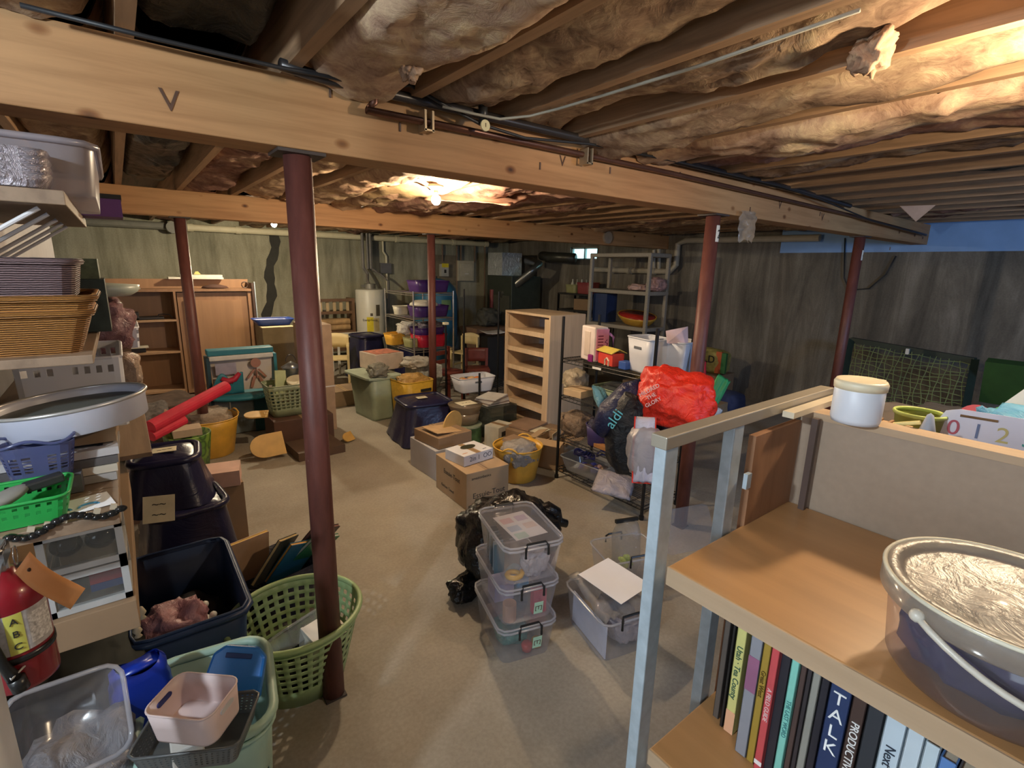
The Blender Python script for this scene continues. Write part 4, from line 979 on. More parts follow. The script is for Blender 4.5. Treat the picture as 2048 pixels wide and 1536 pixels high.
# ================================================================== LEFT SHELVES AND WHAT LIES ON THEM
m_shb = WOOD('shelf pine', (.25, .17, .11), (.19, .125, .08), 1, 2, .6)
def lboard(z, y0, y1, x1=-.07, th=.022, lab='', m=None):
    o = MB().box(((-.47+x1)/2, (y0+y1)/2, z-th/2), (.47+x1, y1-y0, th)).build('shelf_board', m or m_shb, bevel=.002); return tag(o, lab, 'shelf board')
lboard(1.94, 1.50, 2.52, lab='topmost wall shelf board at upper left, carried by white brackets', th=.03)
lboard(1.575, 1.55, 2.70, lab='wall shelf board under the wicker baskets')
lboard(1.235, 1.55, 2.70, -.062, lab='wall shelf board under the green basket and the sieve', th=.035)
lboard(.905, 1.55, 2.60, -.064, lab='lowest wall shelf, a thick brown board under the clear boxes', th=.085, m=m_card2)
lboard(1.20, 2.85, 3.75, .03, lab='farther wall shelf board under the small white crate')
lboard(.90, 2.85, 3.75, .03, lab='lower farther wall shelf board beside the navy stack')
m_brk = P('white bracket', (.62, .60, .62), .45)
for k, y in enumerate((1.56, 1.76, 2.0, 2.2, 2.4)):
    o = MB().tube((-.44, y+.02, 1.68), (-.12, y, 1.905), .005, 8).build('shelf_bracket', m_brk); tag(o, 'slanting white strut under the topmost wall shelf, '+['nearest', 'second', 'third', 'fourth', 'farthest'][k]+' of five', 'bracket', 'white bracket struts')
for k, y in enumerate((1.62, 2.2, 2.9, 3.6)):
    o = MB().box((-.463, y, 1.3), (.012, .025, 1.4)).build('wall_standard', m_brk); tag(o, 'slotted white upright fixed to the white wall behind the shelves', 'bracket', 'white wall uprights')
# shelf 1: clear container and trays
zt = 1.942
t = thing('storage_container', 'big milky container on the topmost wall shelf', 'container', (-.18, 1.95, zt), 0)
tub(.34, .66, .115, .94, .05).build('body', CLEAR('milky container', (.85, .85, .9), .62, .25, (.50, .46, .50)), t, smooth=True)
rimpath(.35, .67, .05, .118, .008).build('rim', CLEAR('milky container', haze=.6), t, smooth=True)
for k in range(4):
    o = tub(.30, .20, .03, .9, .03).build('tray', FOIL('foil tray', (.42, .38, .42), .2, .6, bscale=20), smooth=True, solid=.001, loc=(-.24, 1.62, zt+.003+.016*k)); tag(o, 'shiny clear-wrapped tray, '+['lowest', 'second', 'third', 'topmost'][k]+' of the pile on the topmost wall shelf', 'tray', 'trays on the top shelf')
t = thing('purple_box', 'black and purple box at the far end of the topmost wall shelf', 'box', (-.02, 2.40, zt))
MB().box((0, 0, .03), (.12, .16, .06)).build('body', P('purple card', (.14, .05, .2), .5), t); MB().box((0, 0, .068), (.125, .165, .015)).build('lid', m_ink, t)
# shelf 2: wicker baskets
m_wo = WICKER('orange wicker', (.46, .20, .045)); m_wp2 = WICKER('mauve wicker', (.27, .18, .19))
def wicker(lab, x, y, z, w, d, h, m, bw=.8, lean=0):
    t = thing('wicker_basket', lab, 'basket', (x, y, z), 0, rot=(0, lean, 0))
    tub(w, d, h, bw, .03, n=64).build('body', m, t, solid=.008); rimpath(w*1.02, d*1.02, .03, h, .009, 64).build('rim', m, t, smooth=True)
    return t
wicker('orange wicker basket, lower one of the nested pair', -.235, 1.72, 1.577, .34, .30, .095, m_wo, .82)
wicker('orange wicker basket nested in the one below it', -.235, 1.72, 1.607, .36, .32, .10, m_wo, .82)
wicker('mauve brown wicker basket sitting in the orange baskets', -.245, 1.74, 1.655, .33, .30, .135, m_wp2, .88)
t = thing('dark_box', 'dark box with green patch behind the wicker baskets', 'box', (-.12, 2.10, 1.577)); MB().box((0, 0, .08), (.17, .16, .16)).build('body', P('dark green box', (.03, .045, .04), .5, var=.5, scale=20), t)
tag(MB().box((0, 0, .03), (.15, .14, .06)).build('jar_box', P('olive box', (.10, .12, .07), .4, var=.5, scale=30), loc=(-.12, 2.10, 1.738)), 'olive patterned box on top of the dark box behind the wicker baskets', 'box')
blobobj('plastic_sack', 'grey green sleeve of purple cloth in plastic beside the orange baskets', 'bag', (-.16, 2.36, 1.577), .22, .26, .20, FOIL('grey green film', (.16, .17, .19), .25), 61)
blobobj('plastic_sack', 'clear bag of maroon things hanging over the farther shelf', 'bag', (-.12, 3.1, 1.36), .30, .34, .26, FOIL('maroon film', (.20, .10, .11), .2, bscale=16), 62)
blobobj('plastic_sack', 'grey plastic sack beneath the maroon bag on the farther shelf', 'bag', (-.26, 2.95, 1.21), .24, .22, .32, FOIL('dull grey film', (.12, .13, .13), .3), 63)
tag(MB().lathe([(.10, 0), (.13, .02), (.14, .05), (.0, .06)], n=28).build('bowl_lid', P('pale green lid', (.38, .42, .36), .4), smooth=True, loc=(-.06, 3.05, 1.63)), 'pale green bowl lid on the clear maroon bag', 'dish')  # a bowl's loose lid, kept as its own object
# white crates with lattice
def crate(lab, c, w, d, h, z, m=m_wp, cells=44, rows=4):
    t = thing('crate', lab, 'crate', (c[0], c[1], z))
    skip = lambda ci, rj: ci % 11 in (5, 10) or rj == 2
    tub(w, d, h, .96, .015, cells, rows, (.1, .9), .5, skipc=skip).build('body', m, t, solid=.004)
    rimpath(w*1.01, d*1.01, .015, h, .005).build('rim', m, t); return t
crate('white latticed crate under the wicker shelf, behind the sieve', (-.16, 2.35), .27, .42, .24, 1.236)
crate('small white latticed crate on the farther shelf', (-.07, 3.35), .24, .34, .10, 1.36, cells=36, rows=2)
tag(MB().box((0, 0, .075), (.2, .34, .15)).build('carton', m_card2, loc=(-.09, 3.35, 1.202)), 'brown carton supporting the small white crate on the farther shelf', 'box')
blobobj('glass_bag', 'clear bag of brown things beneath the small white crate', 'bag', (-.02, 2.93, 1.202), .12, .16, .17, FOIL('clear brown', (.35, .25, .18), .12, bscale=20), 64)
# shelf 3: frames, carton, sieve, blue basket, green basket
zt = 1.237
for k in range(4):
    t = thing('framed_picture', ['bottom', 'second', 'third', 'top'][k]+' picture frame of the pile on the wall shelf under the sieve', 'frame', (-.20, 1.80, zt+.022*k), .02*k-.02, 'picture frames in the pile')
    b = MB()
    for s_ in (-1, 1): b.box((s_*.125, 0, .01), (.03, .40, .02)).box((0, s_*.185, .01), (.22, .03, .02))
    b.build('moulding', P(['grey frame', 'cream frame', 'dark frame', 'silver frame'][k], [(.35, .33, .32), (.52, .46, .38), (.10, .09, .09), (.45, .42, .42)][k], .4), t)
    MB().box((0, 0, .008), (.222, .342, .01)).build('backing', P('mount grey', (.40, .42, .48), .4), t)
tag(MB().box((0, 0, .02), (.24, .30, .04)).build('carton', m_card2, loc=(-.17, 1.80, zt+.09), rot=(0, 0, -.03)), 'flat brown carton lying on the picture frames under the sieve', 'box')
sv = at(150, 812, z=1.405)
t = thing('sieve', 'large round white rimmed sieve with grey mesh resting on the pile', 'sieve', (-.135, 1.73, 1.368), rot=(-.03, -.09, 0))
r_ = .163
o = MB().lathe([(r_*.97, .0), (r_*.985, .002), (r_, .05), (r_*1.03, .058), (r_*1.03, .064), (r_*.98, .064), (r_*.95, .055), (r_*.94, .004)], n=72); o.bm.faces.ensure_lookup_table()
bmesh.ops.delete(o.bm, geom=[f_ for f_ in o.bm.faces if len(f_.verts) > 8], context='FACES_ONLY')
o.build('rim', P('pale sieve band', (.52, .53, .62), .35, var=.03), t, smooth=True)
MB().path([(r_*1.02*math.cos(i*PI/36), r_*1.02*math.sin(i*PI/36), .064) for i in range(72)], .005, 6, closed=True).build('rim_wire', P('rim silver', (.5, .48, .46), .3, .5), t, smooth=True)
mm, n_, l_, b_ = nodes('sieve mesh'); v_ = coords(n_, l_); ck = n_.new('ShaderNodeTexChecker'); ck.inputs['Scale'].default_value = 420
ck.inputs[1].default_value = (.14, .15, .14, 1); ck.inputs[2].default_value = (.05, .055, .05, 1); l_.new(v_, ck.inputs['Vector']); l_.new(ck.outputs[0], b_.inputs['Base Color']); b_.inputs['Roughness'].default_value = .5
MB().tube((0, 0, .042), (0, 0, .044), r_*.955, 60).build('mesh', mm, t)
m_bl = CLEAR('frosted blue plastic', (.6, .64, .85), .62, .2, (.17, .19, .38))
t = thing('slotted_basket', 'small frosted blue basket with slots in front of the sieve', 'basket', (-.20, 1.585, 1.285), 0)
tub(.135, .085, .085, .8, .03, 16, 5, (.22, .72), .7, skipc=lambda c_, r__: c_ % 4 == 0).build('body', m_bl, t, smooth=False, solid=.002)
MB().path([(x, y, .088+.012*math.cos(2*PI*i/20)**2) for i, (x, y) in enumerate(ringpts(.14, .088, .03, [j/40 for j in range(40)]))], .004, 6, closed=True).build('rim', m_bl, t, smooth=True)
tag(MB().box((0, 0, .022), (.14, .07, .044)).build('box_small', P('dark grey card', (.12, .12, .13), .6), loc=(-.20, 1.585, zt+.001)), 'dark grey little box holding up the frosted blue basket', 'box')
m_gr = P('bright green plastic', (.02, .30, .06), .4, var=.06)
t = thing('slotted_basket', 'bright green slotted basket with dark things, on the wall shelf front', 'basket', (-.245, 1.47, 1.238), 0)
tub(.20, .15, .055, .9, .02, 36, 2, (.25, .85), .45).build('body', m_gr, t, solid=.002)
rimpath(.203, .153, .02, .055, .004).build('rim', m_gr, t, smooth=True)
tag(MB().ball((0, 0, .018), .03, 3, (1.6, .8, .5)).build('stone', P('grey stone', (.22, .21, .19), .5), smooth=True, loc=(-.25, 1.47, 1.268), rot=(0, -.3, .5)), 'smooth grey oval object in the bright green basket', 'object')
tag(MB().box((0, 0, .012), (.07, .03, .02)).build('remote', m_ink, loc=(-.19, 1.50, 1.285), rot=(0, -.1, .3), bevel=.004), 'black little gadget at the right in the bright green basket', 'gadget')
lboard(1.235, 1.38, 1.548, -.062, lab='front plank of the wall shelf, under the bright green basket', th=.03)
t = thing('leaflet', 'white leaflet with blue swirls under the bright green basket', 'paper', (-.14, 1.46, 1.238), .2)
MB().box((0, 0, 0), (.13, .09, .001)).build('sheet', P('white paper', (.8, .79, .82), .8), t)
for k in range(2): MB().path([(-.03+.05*k+.018*math.cos(a*.35), -.02+.012*math.sin(a*.35), .001) for a in range(10)], .003, 5).build('swirl', P('swirl blue', (.1, .35, .6), .5), t)
# shelf 4: clear boxes of lenses, black chain
zt = .907
for k, (z, lab) in enumerate(((0, 'lower white framed clear box of the pair on the lowest wall shelf'), (.115, 'upper white framed clear box with dark goggles on the lowest wall shelf'))):
    t = thing('display_box', lab, 'box', (-.155, 1.67, zt+z), .0, 'white framed clear boxes')
    b = MB(); w_, d_, h_ = .17, .20, .11
    for sx in (-1, 1):
        for sy in (-1, 1): b.box((sx*(w_/2-.008), sy*(d_/2-.008), h_/2), (.016, .016, h_))
    for zz in (.008, h_-.008):
        for s_ in (-1, 1): b.box((0, s_*(d_/2-.008), zz), (w_, .016, .016)).box((s_*(w_/2-.008), 0, zz), (.016, d_, .016))
    b.build('frame', P('grey white frame', (.42, .42, .42), .4), t)
    MB().box((0, 0, h_/2), (w_-.01, d_-.01, h_-.01)).build('panes', CLEAR('box pane', (.8, .82, .82), .25, .05, (.4, .42, .42)), t)
t = thing('goggles', 'dark goggles inside the upper clear box', 'goggles', (-.155, 1.63, zt+.135))
for s_ in (-1, 1): MB().ball((s_*.035, 0, .03), .034, 3, (1, .7, .9)).build('lens', P('dark glass', (.015, .015, .015), .08), t, smooth=True)
t = thing('card', 'red and blue printed card in the lower clear box', 'card', (-.12, 1.60, zt+.06)); MB().box((0, 0, 0), (.07, .003, .06)).build('sheet', P('deep red', (.3, .01, .02), .5), t); MB().box((0, -.002, -.02), (.07, .002, .02)).build('blue_band', P('deep blue', (.02, .04, .15), .5), t)
tag(MB().box((0, 0, .05), (.10, .16, .10)).build('grey_case', P('grey mottled case', (.20, .19, .18), .5, var=.5, scale=30), loc=(-.30, 1.66, zt)), 'grey mottled case left of the clear boxes on the lowest wall shelf', 'box')
t = thing('bead_chain', 'string of glossy black beads hanging along the front of the shelf plank', 'beads', (0, 0, 0)); 
for k in range(15):
    u = k/14; p = at(20+u*222, 1075-u*62+10*math.sin(u*9), y=1.375-.0*u)
    MB().ball(p, .0095, 2, (1.3, 1, .8)).build('bead', P('glossy black', (.012, .012, .012), .1), t, smooth=True)
for k in range(6):
    p = at(62+k*33, 1058-k*9, y=1.376)
    tag(MB().box((0, 0, 0), (.012, .006, .012)).build('bead_tile', P('cream tile', (.45, .38, .28), .5), loc=p, rot=(0, .3, 0)), 'little cream square tile in the black bead string', 'bead', 'cream tiles')
# ------------------------------------------------------------------ fire extinguisher
E_ = at(58, 1352, d=.97)
t = thing('fire_extinguisher', 'red fire extinguisher with black hose and orange tag at the left edge', 'fire extinguisher', (E_.x-.005, E_.y, E_.z), 0)
m_ext = P('extinguisher red', (.21, .008, .015), .3, var=.05, coat=.5)
MB().lathe([(.044, 0), (.052, .006), (.0525, .012), (.0525, .175), (.049, .195), (.038, .212), (.020, .222), (.018, .232)], n=48).build('cylinder', m_ext, t, smooth=True)
def lab_fn(a0, a1, z0, z1, r):
    def fn(u, v):
        a = a0+(a1-a0)*u; return Vector((r*math.cos(a), r*math.sin(a), z0+(z1-z0)*v))
    return fn
fa = -PI/2+.25
MB().grid(lab_fn(fa-1.3, fa+1.15, .085, .165, .0532), 30, 1).build('label', P('silver label', (.50, .50, .52), .4, var=.3, scale=60), t, smooth=True)
MB().grid(lab_fn(fa-.28, fa+.18, .085, .165, .0536), 8, 1).build('label_stripe', P('yellow green label', (.62, .60, .12), .4), t, smooth=True)
MB().grid(lab_fn(fa+.3, fa+1.1, .095, .155, .0536), 8, 1).build('label_text', P('print on white', (.66, .66, .68), .5, var=.5, scale=160), t, smooth=True)
for k, ch in enumerate('ABC'):
    a = fa-.05; letters(t, ch, .018, (.0545*math.cos(a), .0545*math.sin(a), .150-.025*k), (PI/2, 0, a+PI/2), m_ink, ext=.0004)
MB().lathe([(.0533, .066), (.0545, .066), (.0545, .078), (.0533, .078)], n=40).build('band', m_bk, t, smooth=True)
MB().tube((0, 0, .23), (0, 0, .275), .013, 16).box((0, 0, .262), (.026, .06, .022)).build('valve', P('chrome', (.5, .5, .5), .15, .9), t)
MB().bar((0, .03, .275), (0, -.075, .290), .018, .005).bar((0, .03, .262), (0, -.07, .248), .018, .005).build('lever', P('grey metal lever', (.33, .33, .34), .3, .7), t)
MB().path([(.026+.0*k, -.02+.017*math.cos(k*PI/9), .262+.017*math.sin(k*PI/9)) for k in range(18)], .0012, 5, closed=True).build('pull_ring', P('chrome', (.5, .5, .5), .15, .9), t, smooth=True)
MB().path([(-.013, -.01, .262), (-.035, -.04, .25), (-.030, -.062, .21), (-.024, -.064, .15), (-.012, -.062, .08), (-.002, -.062, .045)], [.007, .008, .009, .009, .008, .011], 12).build('hose', m_bk, t, smooth=True)
MB().tube((0, -.062, .045), (.004, -.062, .02), .013, 16).build('nozzle', m_bk, t, smooth=True)
MB().path([(-.014, -.050, .056), (-.003, -.076, .054), (.012, -.050, .056)], .002, 6).build('hose_clip', P('grey clip', (.5, .5, .5), .4), t)
tg = at(98, 1162, d=.86)-Vector(t.location)
def tfn(u, v): return Vector(((u-.5)*.112, (v-.5)*.044, .006*math.sin(u*4)))
o = MB().grid(tfn, 10, 4).build('tag', P('orange tag card', (.95, .42, .15), .7, var=.04), t, solid=.0006, smooth=True, loc=tg)
o.rotation_euler = (rotm @ Matrix.Rotation(-.62, 3, 'Z')).to_euler()
pp = rotm @ Matrix.Rotation(-.62, 3, 'Z') @ Vector((-.036, .0, .004))
MB().ball(tg+pp, .0035, 2).build('eyelet', P('dark eyelet', (.1, .04, .02), .4), t)
for s_ in (0,): MB().path([(-.056, .01, .12), (-.075, .03, .12), (-.09, .045, .12)], .008, 6).build('wall_hook', m_bk, t)
# ------------------------------------------------------------------ floor, lower left
m_ntote = P('dark blue plastic', (.018, .04, .11), .4, var=.1)
t = bucket('deep dark blue tote below the wall shelves', (.07, 2.36, 0), .38, .66, .45, 0, m_ntote, .001, grip=False, bw=.85)
rimpath(.40, .68, .05, .435, .014).build('lip', m_ntote, t, smooth=True)
blobobj('pink_bag', 'translucent pink bag sticking out of the dark blue tote', 'bag', (.02, 2.16, .20), .20, .18, .28, FOIL('pink film', (.34, .17, .20), .3), 71, .35)
for k, (x, y, z) in enumerate(((.12, 2.22, .30), (.16, 2.18, .27), (.10, 2.30, .31))):
    tag(MB().ball((0, 0, .0), .03, 3, (1, .7, .6)).ball((.03, 0, .012), .015, 2).build('white_figure', P('figure white', (.7, .7, .68), .4), smooth=True, loc=(x, y, z+.03)), 'small white toy lying in the dark blue tote', 'toy', 'white toys in the dark blue tote')
blobobj('dark_bundle', 'black bundle filling the bottom of the dark blue tote', 'bundle', (.09, 2.38, .01), .26, .5, .28, P('black cloth', (.015, .015, .02), .8), 72)
navy('lower navy crate of the stack with a cream card, beside the farther shelf', (.14, 3.12), .46, .46, .50, .1, 'navy crates stacked left', card=None, seed=4)
navy('upper navy crate of the stack with a cream card on its top', (.09, 3.20), .38, .40, .26, -.1, 'navy crates stacked left', z=.50, card=(.0, -.02), seed=6)
q = at(318, 1018, y=2.84)
t = thing('card', 'cream square card with handwriting stuck on the front of the navy stack', 'card', (q.x, q.y, q.z+.0), rot=(PI/2-.25, .1, -.1))
MB().box((0, 0, 0), (.13, .13, .003)).build('sheet', P('cream card', (.72, .66, .48), .7), t); letters(t, '~~\n~~', .05, (0, 0, .003), (0, 0, 0), m_ink, name='handwriting')
# bag of picture books
t = thing('book_bag', 'black open bag full of picture books behind the green laundry basket', 'bag', (.46, 2.62, 0), .25)
tub(.36, .34, .26, .85, .05).build('body', FOIL('black bag matte', (.015, .014, .03), .5), t, smooth=True, solid=.006)
for k, (dx, dy, rz, tl, c, c2, lab) in enumerate(((.03, -.02, .5, .5, (.02, .11, .20), (.62, .30, .05), 'teal blue picture book with orange edge leaning in the black bag'),
      (-.10, .06, .25, .15, (.62, .40, .25), (.7, .5, .12), 'yellow edged picture book at the back left of the black bag'),
      (.12, .02, .5, .7, (.03, .16, .08), (.5, .5, .45), 'dark green picture book at the right of the black bag'),
      (.15, .06, .5, .6, (.05, .03, .03), (.2, .1, .08), 'dark picture book with rounded corner at the back of the black bag'),
      (-.06, -.05, .9, .5, (.05, .05, .04), (.5, .36, .16), 'black board book with tan edges at the front left of the black bag'))):
    b = thing('picture_book', lab, 'book', (.46+dx, 2.60+dy, .17+.01*k), 0, rot=(tl, .35 if k != 1 else 0, rz))
    MB().box((0, 0, .13), (.20, .004, .25)).box((0, .016, .13), (.20, .004, .25)).build('cover', P('pb%d' % k, c, .35), b)
    MB().box((0, .008, .13), (.195, .012, .245)).build('pages', P('pbe%d' % k, c2, .5), b)
# green round laundry basket
m_lg = P('light green plastic', (.36, .50, .24), .4, var=.04)
bx, by = .44, 2.06
t = thing('laundry_basket', 'round light green laundry basket with square holes behind the nearest column', 'basket', (bx, by, 0), 0)
tub(.53, .50, .33, .70, .1, 34, 6, (.22, .88), .55, rnd=True).build('body', m_lg, t, solid=.003)
for p in kids(t)[0].data.polygons: p.use_smooth = True
MB().path([(.268*math.cos(i*PI/30), .252*math.sin(i*PI/30), .33) for i in range(60)], .012, 8, closed=True).build('rim', m_lg, t, smooth=True)
MB().path([(.262*math.cos(i*PI/30), .246*math.sin(i*PI/30), .30) for i in range(60)], .005, 6, closed=True).build('ridge', m_lg, t, smooth=True)
t = bucket('empty clear container tilted inside the round green basket', (bx-.04, by+.03, 0), .26, .30, .08, .5, CLEAR('clear tray', haze=.3), .12, grip=False, bw=.92)
t.rotation_euler = (-.75, .2, .6)
t = thing('white_box', 'white open box with dark inside standing in the round green basket', 'box', (bx+.08, by-.02, .02), .3, rot=(.25, 0, .3))
MB().box((0, 0, .22), (.15, .14, .012)).box((-.07, 0, .12), (.010, .14, .22)).box((.07, 0, .12), (.010, .14, .22)).build('shell', P('white box plastic', (.7, .67, .62), .4), t); MB().box((0, .02, .12), (.13, .1, .19)).build('inside', m_ink, t)
t = thing('mesh_cup', 'black round mesh cup beside the white box in the green basket', 'cup', (bx-.05, by-.06, .01)); tub(.14, .14, .16, .9, .07, 40, 14, (.05, .95), .35, rnd=True).build('body', m_bk, t, solid=.001)
# hamper with pink basket
m_sg = P('seafoam plastic', (.34, .50, .42), .42, var=.05)
hx, hy = .065, 1.545
t = thing('hamper', 'tall seafoam green laundry hamper with thick rim at the bottom left', 'basket', (hx, hy, 0), -.15)
tub(.33, .39, .52, .80, .08, 30, 9, (.12, .80), .4, skipc=lambda c_, r__: c_ % 6 in (0, 5) or r__ > 6).build('body', m_sg, t, solid=.003)
for p in kids(t)[0].data.polygons: p.use_smooth = True
rimpath(.34, .40, .08, .525, .015, 56).build('rim', m_sg, t, smooth=True)
rimpath(.342, .402, .08, .495, .006, 56).build('ridge', m_sg, t, smooth=True)
pk = at(393, 1408, d=1.26)
m_pk = P('pale pink plastic', (.72, .58, .57), .4, var=.02)
t = thing('pink_basket', 'pale pink basket with oval handle holes on top of the seafoam hamper', 'basket', (pk.x, pk.y, pk.z-.055), -.62, rot=(.05, -.04, -.78))
b = tub(.175, .125, .085, .92, .028, n=72)
b.build('body', m_pk, t, smooth=False, solid=.003)
for p in kids(t)[0].data.polygons: p.use_smooth = len(p.vertices) < 5
rimpath(.176, .126, .028, .085, .0025, 60).build('rim', m_pk, t, smooth=True)
for s_ in (-1, 1):
    o = MB(); o.poly([(0, y, z) for y, z in ringpts(.045, .013, .0064, [i/24 for i in range(24)])], .010, (1, 0, 0)); o.build('handle_hole', P('hole blue', (.015, .025, .16), .5) if s_ < 0 else P('hole light', (.6, .6, .62), .6), t, loc=(s_*.0855-.005, 0, .062))
gb = at(400, 1468, d=1.30)
t = thing('grey_tray', 'grey translucent tray full of holes under the pink basket', 'tray', (gb.x+.0, gb.y+.03, gb.z-.05), -.5)
tub(.25, .17, .06, .9, .02, 60, 6, (.1, .9), .4).build('body', CLEAR('grey translucent', (.5, .52, .54), .7, .2, (.22, .24, .25)), t, solid=.002)
rimpath(.255, .175, .02, .06, .004).build('rim', CLEAR('grey translucent', haze=.7), t, smooth=True)
tag(MB().box((0, 0, .03), (.07, .06, .06)).build('white_cube', P('white box plastic', (.7, .7, .67), .4), loc=(gb.x-.03, gb.y, gb.z-.055), bevel=.004), 'small white box in the grey tray under the pink basket', 'box')
bb = at(475, 1345, d=1.52)
t = thing('blue_case', 'bright blue handled case leaning in the seafoam hamper', 'case', (bb.x, bb.y, bb.z), rot=(.95, .15, -.55))
pts = [(-.085, -.06, 0), (.085, -.06, 0), (.075, .05, 0), (.045, .075, 0), (-.045, .075, 0), (-.075, .05, 0)]
MB().poly(pts, .03).build('body', P('bright blue plastic', (.02, .17, .58), .35, var=.03), t, bevel=.008)
MB().box((0, .048, .031), (.075, .014, .004)).build('handle_slot', P('dark blue slot', (.01, .04, .18), .5), t, bevel=.003)
jg = at(278, 1345, d=1.45)
tag(MB().box((0, 0, .218), (.13, .12, .436)).build('grey_box', P('dark card box', (.05, .05, .06), .8), loc=(jg.x-.01, jg.y+.02, .001)), 'dark box under the royal blue container at lower left', 'box')
t = thing('blue_container', 'royal blue plastic container standing left of the seafoam hamper', 'container', (jg.x, jg.y, .46), .25)
def jf(u, v):
    a = u; k = [.96, 1, 1, 1, .97, .90, .72][min(6, int(v*6.01))]
    p = ringpts(.145*k, .10*k, .03, [a])[0]; return Vector((p[0], p[1], v*.21+(.012*math.cos(a*12) if v > .9 else 0)))
b = MB(); b.grid(jf, 48, 12); bmesh.ops.remove_doubles(b.bm, verts=b.bm.verts, dist=.0004)
b.bm.faces.new(sorted([v for v in b.bm.verts if False], key=id)) if False else None
b.box((0, 0, .203), (.10, .05, .01)); b.build('body', P('royal blue plastic', (.01, .035, .36), .28, var=.08), t, smooth=True)
ct = at(122, 1462, d=1.22)
t = thing('clear_container', 'clear container tipped on its side at the bottom left corner', 'container', (ct.x, ct.y, ct.z), rot=(.9, .25, .35))
tub(.22, .20, .12, .86, .04).build('body', m_cl, t, smooth=True, loc=(0, 0, -.06)); rimpath(.23, .21, .04, .06, .006).build('rim', m_clr, t, smooth=True)
blobobj('bag_pile', 'dull grey plastic sacks heaped on the floor under the tipped clear container', 'bag', (-.22, 1.50, 0), .30, .34, .62, FOIL('grey sack film', (.20, .19, .20), .35), 81, .2)
blobobj('bag_pile', 'dark cloth sack on the floor below the lowest wall shelf', 'bag', (-.24, 2.1, 0), .34, .8, .5, FOIL('dark cloth', (.02, .02, .03), .7), 82, .2)
for k, (px, py) in enumerate(((283, 1225), (275, 1262))):
    q = at(px, py, d=1.72); tag(MB().lathe([(0, 0), (.012, .004), (.006, .012), (.014, .025), (.006, .045), (0, .05)], n=16).build('chess_piece', P('ivory knob', (.55, .48, .36), .5), smooth=True, loc=q-Vector((0, 0, .025))), ['upper', 'lower'][k]+' ivory turned knob beside the dark blue tote', 'knob')
# ================================================================== MIDDLE LEFT
m_cab = WOOD('cabinet veneer', (.30, .165, .09), (.24, .13, .07), 2, 1.1, .5, bump=.02)
m_cab2 = WOOD('cabinet panel', (.34, .19, .10), (.30, .165, .088), 2, .9, .5, bump=.02)
yc = 7.6
C0 = thing('wall_cabinet', 'wide brown veneer cabinet with open shelves standing before the back wall', 'cabinet', (.5, yc, 0))
x0, x1 = -1.0, .94            # local extents
def cb(name, a, b, y0_, y1_, z0_, z1_, m=m_cab): return MB().box(((a+b)/2, (y0_+y1_)/2, (z0_+z1_)/2), (b-a, y1_-y0_, z1_-z0_)).build(name, m, C0)
cb('top_board', x0, x1, 0, .40, 1.415, 1.445); cb('raised_back', x0, x1, .38, .40, 1.445, 1.56, m_cab2)
cb('side_panel', x1-.03, x1, -.02, .42, 0, 1.52, P('dark cabinet side', (.07, .04, .03), .5)); cb('side_panel', x0, x0+.03, 0, .4, 0, 1.44)
cb('back_panel', x0, x1, .38, .39, 0, 1.42, m_cab2)
cb('divider', .02, .045, 0, .38, 0, 1.415)
for z in (1.06, .66, .16): cb('shelf_board', x0+.03, .02, .0, .38, z-.012, z+.012, WOOD('cabinet shelf edge', (.42, .26, .15), (.36, .22, .13), 0, 1))
cb('panel_door', .06, .86, .05, .07, .10, 1.40, m_cab); cb('door_panel', .12, .78, .035, .05, .2, 1.30, m_cab2)
cb('metal_strip', x1, x1+.012, -.03, -.01, 0, 1.54, m_steel)
cb('post', .86, .91, .02, .06, 0, 1.41)
def onc(px, z, dy=.12): q = at(px, 600, y=yc+dy); return (q.x, yc+dy, z)
tag(MB().box((0, 0, .008), (.52, .24, .016)).build('white_board', P('cream board', (.55, .50, .40), .6), loc=(-.06, yc+.12, 1.447)), 'pale flat board lying on the left of the brown cabinet top', 'board')
t = thing('foam_sheets', 'stack of white trays on the cabinet top against the wall', 'tray', (.82, yc+.40, 1.562))
MB().box((0, -.05, .012), (.62, .18, .024)).build('tray', P('white foam', (.78, .76, .66), .6), t); MB().box((.06, -.05, .040), (.48, .16, .03)).build('tray', P('white foam', (.78, .76, .66), .6), t)
MB().poly([(-.02, -.06, .06), (.06, -.06, .06), (.03, -.06, .10), (-.0, -.06, .095)], .004, (0, 1, 0)).build('paper_scrap', P('yellow scrap', (.7, .6, .2), .6), t)
tag(MB().lathe([(0, 0), (.16, .004), (.14, .03), (.05, .05), (0, .055)], n=24, sy=.5).build('cap', P('dark brown felt', (.08, .04, .03), .9), smooth=True, loc=(1.0, yc+.13, 1.447)), 'dark flat cap lying on the right of the cabinet top', 'cap')
t = thing('ring_holder', 'small brown ring shape at the right end of the cabinet top', 'ornament', (1.36, yc+.15, 1.447)); MB().path([(.04*math.cos(i*PI/9), 0, .045+.04*math.sin(i*PI/9)) for i in range(18)], .008, 6, closed=True).build('ring', P('dark cabinet side', (.07, .04, .03), .5), t)
for (x, z, w_, h_, lab) in ((-.10, 1.073, .50, .09, 'long black case on the upper left cabinet shelf'), (.22, 1.073, .36, .03, 'flat dark folder on the upper left cabinet shelf'), (-.0, .673, .34, .06, 'dark flat case on the middle left cabinet shelf')):
    tag(MB().box((0, 0, h_/2), (w_, .22, h_)).build('dark_case', P('black case', (.02, .018, .02), .5), loc=(x, yc+.16, z), bevel=.008), lab, 'case')
tag(MB().path([(-.08, 0, .0), (-.05, 0, .05), (.0, 0, .055), (.06, 0, .045), (.09, 0, 0)], .008, 6).build('bent_wire', m_blk, loc=(.40, yc+.1, 1.08)), 'black bent wire handle on the upper left cabinet shelf', 'handle')
